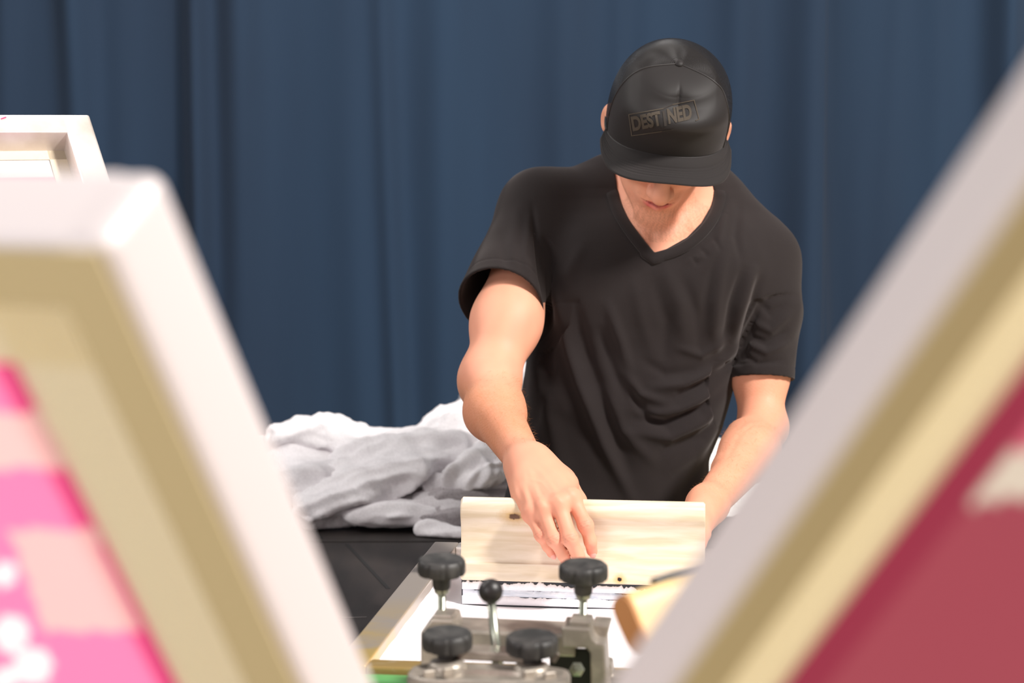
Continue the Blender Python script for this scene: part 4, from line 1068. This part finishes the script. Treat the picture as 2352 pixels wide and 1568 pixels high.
def hl(x, y, z): c, s = math.cos(CY), math.sin(CY); return hl0(x*c-y*s-.002, x*s+y*c, z)
def crown_patch(p0, p1, n, m, t0=0, t1=1., off=0.):
    V = []; F = []
    for j in range(m+1):
        for i in range(n+1):
            V.append(hl(*crown_pt(p0+(p1-p0)*i/n, t0+(t1-t0)*j/m, off)))
    for j in range(m):
        for i in range(n): k = j*(n+1)+i; F.append((k, k+1, k+n+2, k+n+1))
    return me_from(V, F)
M_foam = mat('black_satin_foam_front', (22, 18, 18), .62, spec=.35, sheen=.08, bump=(2200, .2, .0004))
def net_mat():
    m = bpy.data.materials.new('black_plastic_net'); m.use_nodes = True; nt = m.node_tree; N = nt.nodes; L = nt.links
    b = N['Principled BSDF']; b.inputs['Base Color'].default_value = lin((30, 27, 27)); b.inputs['Roughness'].default_value = .35
    uv = N.new('ShaderNodeUVMap'); uv.uv_map = 'UVMap'; mp = N.new('ShaderNodeMapping'); mp.inputs['Scale'].default_value = (1, 1, 1); L.new(uv.outputs[0], mp.inputs[0])
    sp = N.new('ShaderNodeSeparateXYZ'); L.new(mp.outputs[0], sp.inputs[0])
    outs = []
    for ax, k in ((0, 150), (1, 95)):
        mm = N.new('ShaderNodeMath'); mm.operation = 'MULTIPLY'; mm.inputs[1].default_value = k; L.new(sp.outputs[ax], mm.inputs[0])
        s_ = N.new('ShaderNodeMath'); s_.operation = 'SINE'; ml = N.new('ShaderNodeMath'); ml.operation = 'MULTIPLY'; ml.inputs[1].default_value = 6.283; L.new(mm.outputs[0], ml.inputs[0]); L.new(ml.outputs[0], s_.inputs[0]); outs.append(s_)
    a = N.new('ShaderNodeMath'); a.operation = 'MINIMUM'; L.new(outs[0].outputs[0], a.inputs[0]); L.new(outs[1].outputs[0], a.inputs[1])
    g = N.new('ShaderNodeMath'); g.operation = 'GREATER_THAN'; g.inputs[1].default_value = .15; L.new(a.outputs[0], g.inputs[0])
    iv = N.new('ShaderNodeMath'); iv.operation = 'SUBTRACT'; iv.inputs[0].default_value = 1; L.new(g.outputs[0], iv.inputs[1]); L.new(iv.outputs[0], b.inputs['Alpha'])
    bn = N.new('ShaderNodeBump'); bn.inputs['Strength'].default_value = .6; bn.inputs['Distance'].default_value = .0008; bn.invert = True; L.new(a.outputs[0], bn.inputs['Height']); L.new(bn.outputs[0], b.inputs['Normal'])
    return m
def add_uv(me, n, m):
    uvl = me.uv_layers.new(name='UVMap')
    for p in me.polygons:
        for li in p.loop_indices:
            vi = me.loops[li].vertex_index; uvl.data[li].uv = ((vi % (n+1))/n, (vi//(n+1))/m)
fp = crown_patch(PL_, PR_, 90, 70, .0)
cap = part('cap', fp, M_foam, person, True, 'black cap with smooth foam front panel')
sd = cap.modifiers.new('thickness', 'SOLIDIFY'); sd.thickness = .002; sd.offset = -1
def cpart(name, me, m, smooth=True, label=None, par=cap):
    me.transform(Matrix.Translation(-person.location)); o = obj(name, me, m, par, smooth)
    if label: o['label'] = label
    return o
nm = crown_patch(PR_, 2*math.pi+PL_, 150, 50, .0); add_uv(nm, 150, 50)
cpart('mesh_panel', nm, net_mat(), True, 'dark net back and sides')
# dark hair just under the net
def hair(P):
    q_ = toh(P); d = ellip(q_, (0, -.016, .036), (.0795, .096, .083)); return np.maximum(np.maximum(d, q_[:, 1]-.05), -.05-q_[:, 2]-q_[:, 1]*.2)
V, Q = surface(hair, HC-.16, HC+.16, .006); V = relax(V, Q, 1)
cpart('hair', np_mesh(V, Q), mat('short_brown_hair', (52, 36, 26), .7, bump=(500, .6, .003, (1, 1, 1))), True, par=person)
# seam piping between front and net, rim band
def strip(pts, r, m, name, n=8):
    V = []; F = []; P = [np.array(p) for p in pts]
    for i, p in enumerate(P):
        t_ = unit(P[min(i+1, len(P)-1)]-P[max(i-1, 0)]); a = unit(np.cross(t_, HU+.01)); b = np.cross(t_, a)
        for k in range(n): th = 2*math.pi*k/n; V.append(p+a*r*math.cos(th)+b*r*math.sin(th))
    for i in range(len(P)-1):
        for k in range(n): F.append((i*n+k, i*n+(k+1) % n, (i+1)*n+(k+1) % n, (i+1)*n+k))
    return cpart(name, me_from(V, F), m)
M_pipe = mat('black_seam_thread', (30, 26, 26), .6)
for s_ in (PL_, PR_): strip([hl(*crown_pt(s_, t_)) for t_ in np.linspace(0, .995, 50)], .0014, M_pipe, 'seam')
strip([hl(*crown_pt(p_, .0)) for p_ in np.linspace(-math.pi, math.pi, 120)], .0020, M_pipe, 'sweatband')
bm = bmesh.new(); bmesh.ops.create_uvsphere(bm, u_segments=24, v_segments=14, radius=1); bmesh.ops.scale(bm, vec=(.0068, .0068, .0042), verts=bm.verts)
tp_ = hl(0, .006, .1362); bm.transform(frame_m(tp_, HX, HF_, HU)); cpart('button', bm_mesh(bm), M_foam)
# brim
def brim_pt(s_, v, zoff=0.):
    """s_ -1..1 across, v 0 at the crown .. 1 at the rim"""
    ph = s_*math.radians(82); ix, iy, iz = crown_pt(ph, 0.0)
    th = s_*math.radians(88); ex = .80
    ox = .0985*math.copysign(abs(math.sin(th))**ex, math.sin(th)); oy = .030+.124*abs(math.cos(th))**.72
    x = ix*(1-v)+ox*v; y = (iy)*(1-v)+oy*v
    zc_ = .042-.033*(abs(x)/.098)**2.2-.004*v
    kk = min(1, v/.5); kk = kk*kk*(3-2*kk); z = iz*(1-kk)+zc_*kk
    return (x, y, z+zoff)
n, m = 100, 36; V = []; F = []
for layer, zo in ((0, .0018), (1, -.0018)):
    for j in range(m+1):
        for i in range(n+1):
            v_ = j/m; zz = zo*(1 if j < m else .1)
            if layer == 0:
                for c_ in (.38, .47, .56, .65, .74): zz -= .0012*math.exp(-((v_-c_)/.018)**2)
            V.append(hl(*brim_pt(-1+2*i/n, v_, zz)))
N1 = (m+1)*(n+1)
for layer in (0, 1):
    for j in range(m):
        for i in range(n):
            k = layer*N1+j*(n+1)+i; f = (k, k+1, k+n+2, k+n+1); F.append(f if layer == 0 else f[::-1])
for i in range(n):
    a = m*(n+1)+i; F.append((a, a+1, N1+a+1, N1+a))
for j in range(m):
    for i in (0, n):
        a = j*(n+1)+i; F.append((a, a+n+1, N1+a+n+1, N1+a))
me = me_from(V, F); bm = bmesh.new(); bm.from_mesh(me); bmesh.ops.recalc_face_normals(bm, faces=bm.faces)
brim = cpart('brim', bm_mesh(bm), mat('black_brim_cloth', (27, 23, 23), .8, spec=.3, sheen=.12, bump=(1800, .35, .0006)), True, 'flat brim with rows of stitching')
# printed word on the front panel, slightly lighter than the cloth
fpw = crown_patch(-PH, PH, 90, 70, .0); tree = BVHTree.FromPolygons([v.co[:] for v in fpw.vertices], [tuple(p.vertices) for p in fpw.polygons])
def project(u, v, lift=.0008):
    o = Vector((0, 0, CAMZ)); d = Vector(ray(u, v)).normalized(); h = tree.ray_cast(o, d)
    return (h[0]-d*lift) if h[0] is not None else None
def put_flat(polys, name, m):
    V = []; F = []
    for (pv, pf) in polys:
        b = len(V); pr = [project(*p) for p in pv]
        if any(p is None for p in pr): continue
        V += pr; F += [tuple(b+i for i in f) for f in pf]
    me = bpy.data.meshes.new(name); me.from_pydata([tuple(v) for v in V], [], F); me.update(); return cpart(name, me, m)
def text_poly(s_, origin, ex_, ey_, bold=.02):
    cu = bpy.data.curves.new('t', 'FONT'); cu.body = s_; cu.offset = bold; cu.fill_mode = 'FRONT'; ob = bpy.data.objects.new('t', cu); COL.objects.link(ob)
    dg = bpy.context.evaluated_depsgraph_get(); me = bpy.data.meshes.new_from_object(ob.evaluated_get(dg)); bpy.data.objects.remove(ob)
    bm = bmesh.new(); bm.from_mesh(me); bmesh.ops.triangulate(bm, faces=bm.faces)
    for _ in range(2):
        lg = [e for e in bm.edges if e.calc_length() > .15]
        if lg: bmesh.ops.subdivide_edges(bm, edges=lg, cuts=1); bmesh.ops.triangulate(bm, faces=bm.faces)
    xs = [v.co.x for v in bm.verts]; x0 = min(xs); wd = max(xs)-x0; ys = [v.co.y for v in bm.verts]; y0 = min(ys); ht = max(ys)-y0
    bm.verts.ensure_lookup_table()
    pv = [(origin[0]+ex_[0]*(v.co.x-x0)/wd+ey_[0]*(v.co.y-y0)/ht, origin[1]+ex_[1]*(v.co.x-x0)/wd+ey_[1]*(v.co.y-y0)/ht) for v in bm.verts]
    pf = [tuple(v.index for v in f.verts) for f in bm.faces]; bm.free(); return (pv, pf)
M_print = mat('faded_grey_print', (64, 56, 47), .9); M_faint = mat('very_faded_grey_print', (44, 38, 34), .9)
def bar(a, b, wd, k=14):
    a = np.array(a, float); b = np.array(b, float); d = (b-a)/np.linalg.norm(b-a); nn = np.array([-d[1], d[0]])*wd/2; pv = []; pf = []
    for i in range(k+1): p = a+(b-a)*i/k; pv += [tuple(p-nn), tuple(p+nn)]
    for i in range(k): pf.append((2*i, 2*i+1, 2*i+3, 2*i+2))
    return (pv, pf)
put_flat([text_poly('DEST', (1454, 302), (67, -14), (-6, -34), .045), text_poly('NED', (1536, 285), (55, -12), (-5, -35), .045),
          bar((1444, 263), (1524, 249), 2.4), bar((1444, 262), (1451, 313), 2.4), bar((1450, 312), (1520, 302), 2.4), bar((1545, 240), (1594, 230), 2.4), bar((1594, 229), (1606, 274), 2.4), bar((1606, 273), (1598, 277), 2.4)], 'printed_word', M_print)
put_flat([text_poly('I', (1526, 290), (6, -1), (-5, -35), .022), bar((1524, 249), (1545, 240), 2.2), bar((1520, 302), (1548, 297), 2)], 'printed_word', M_faint)
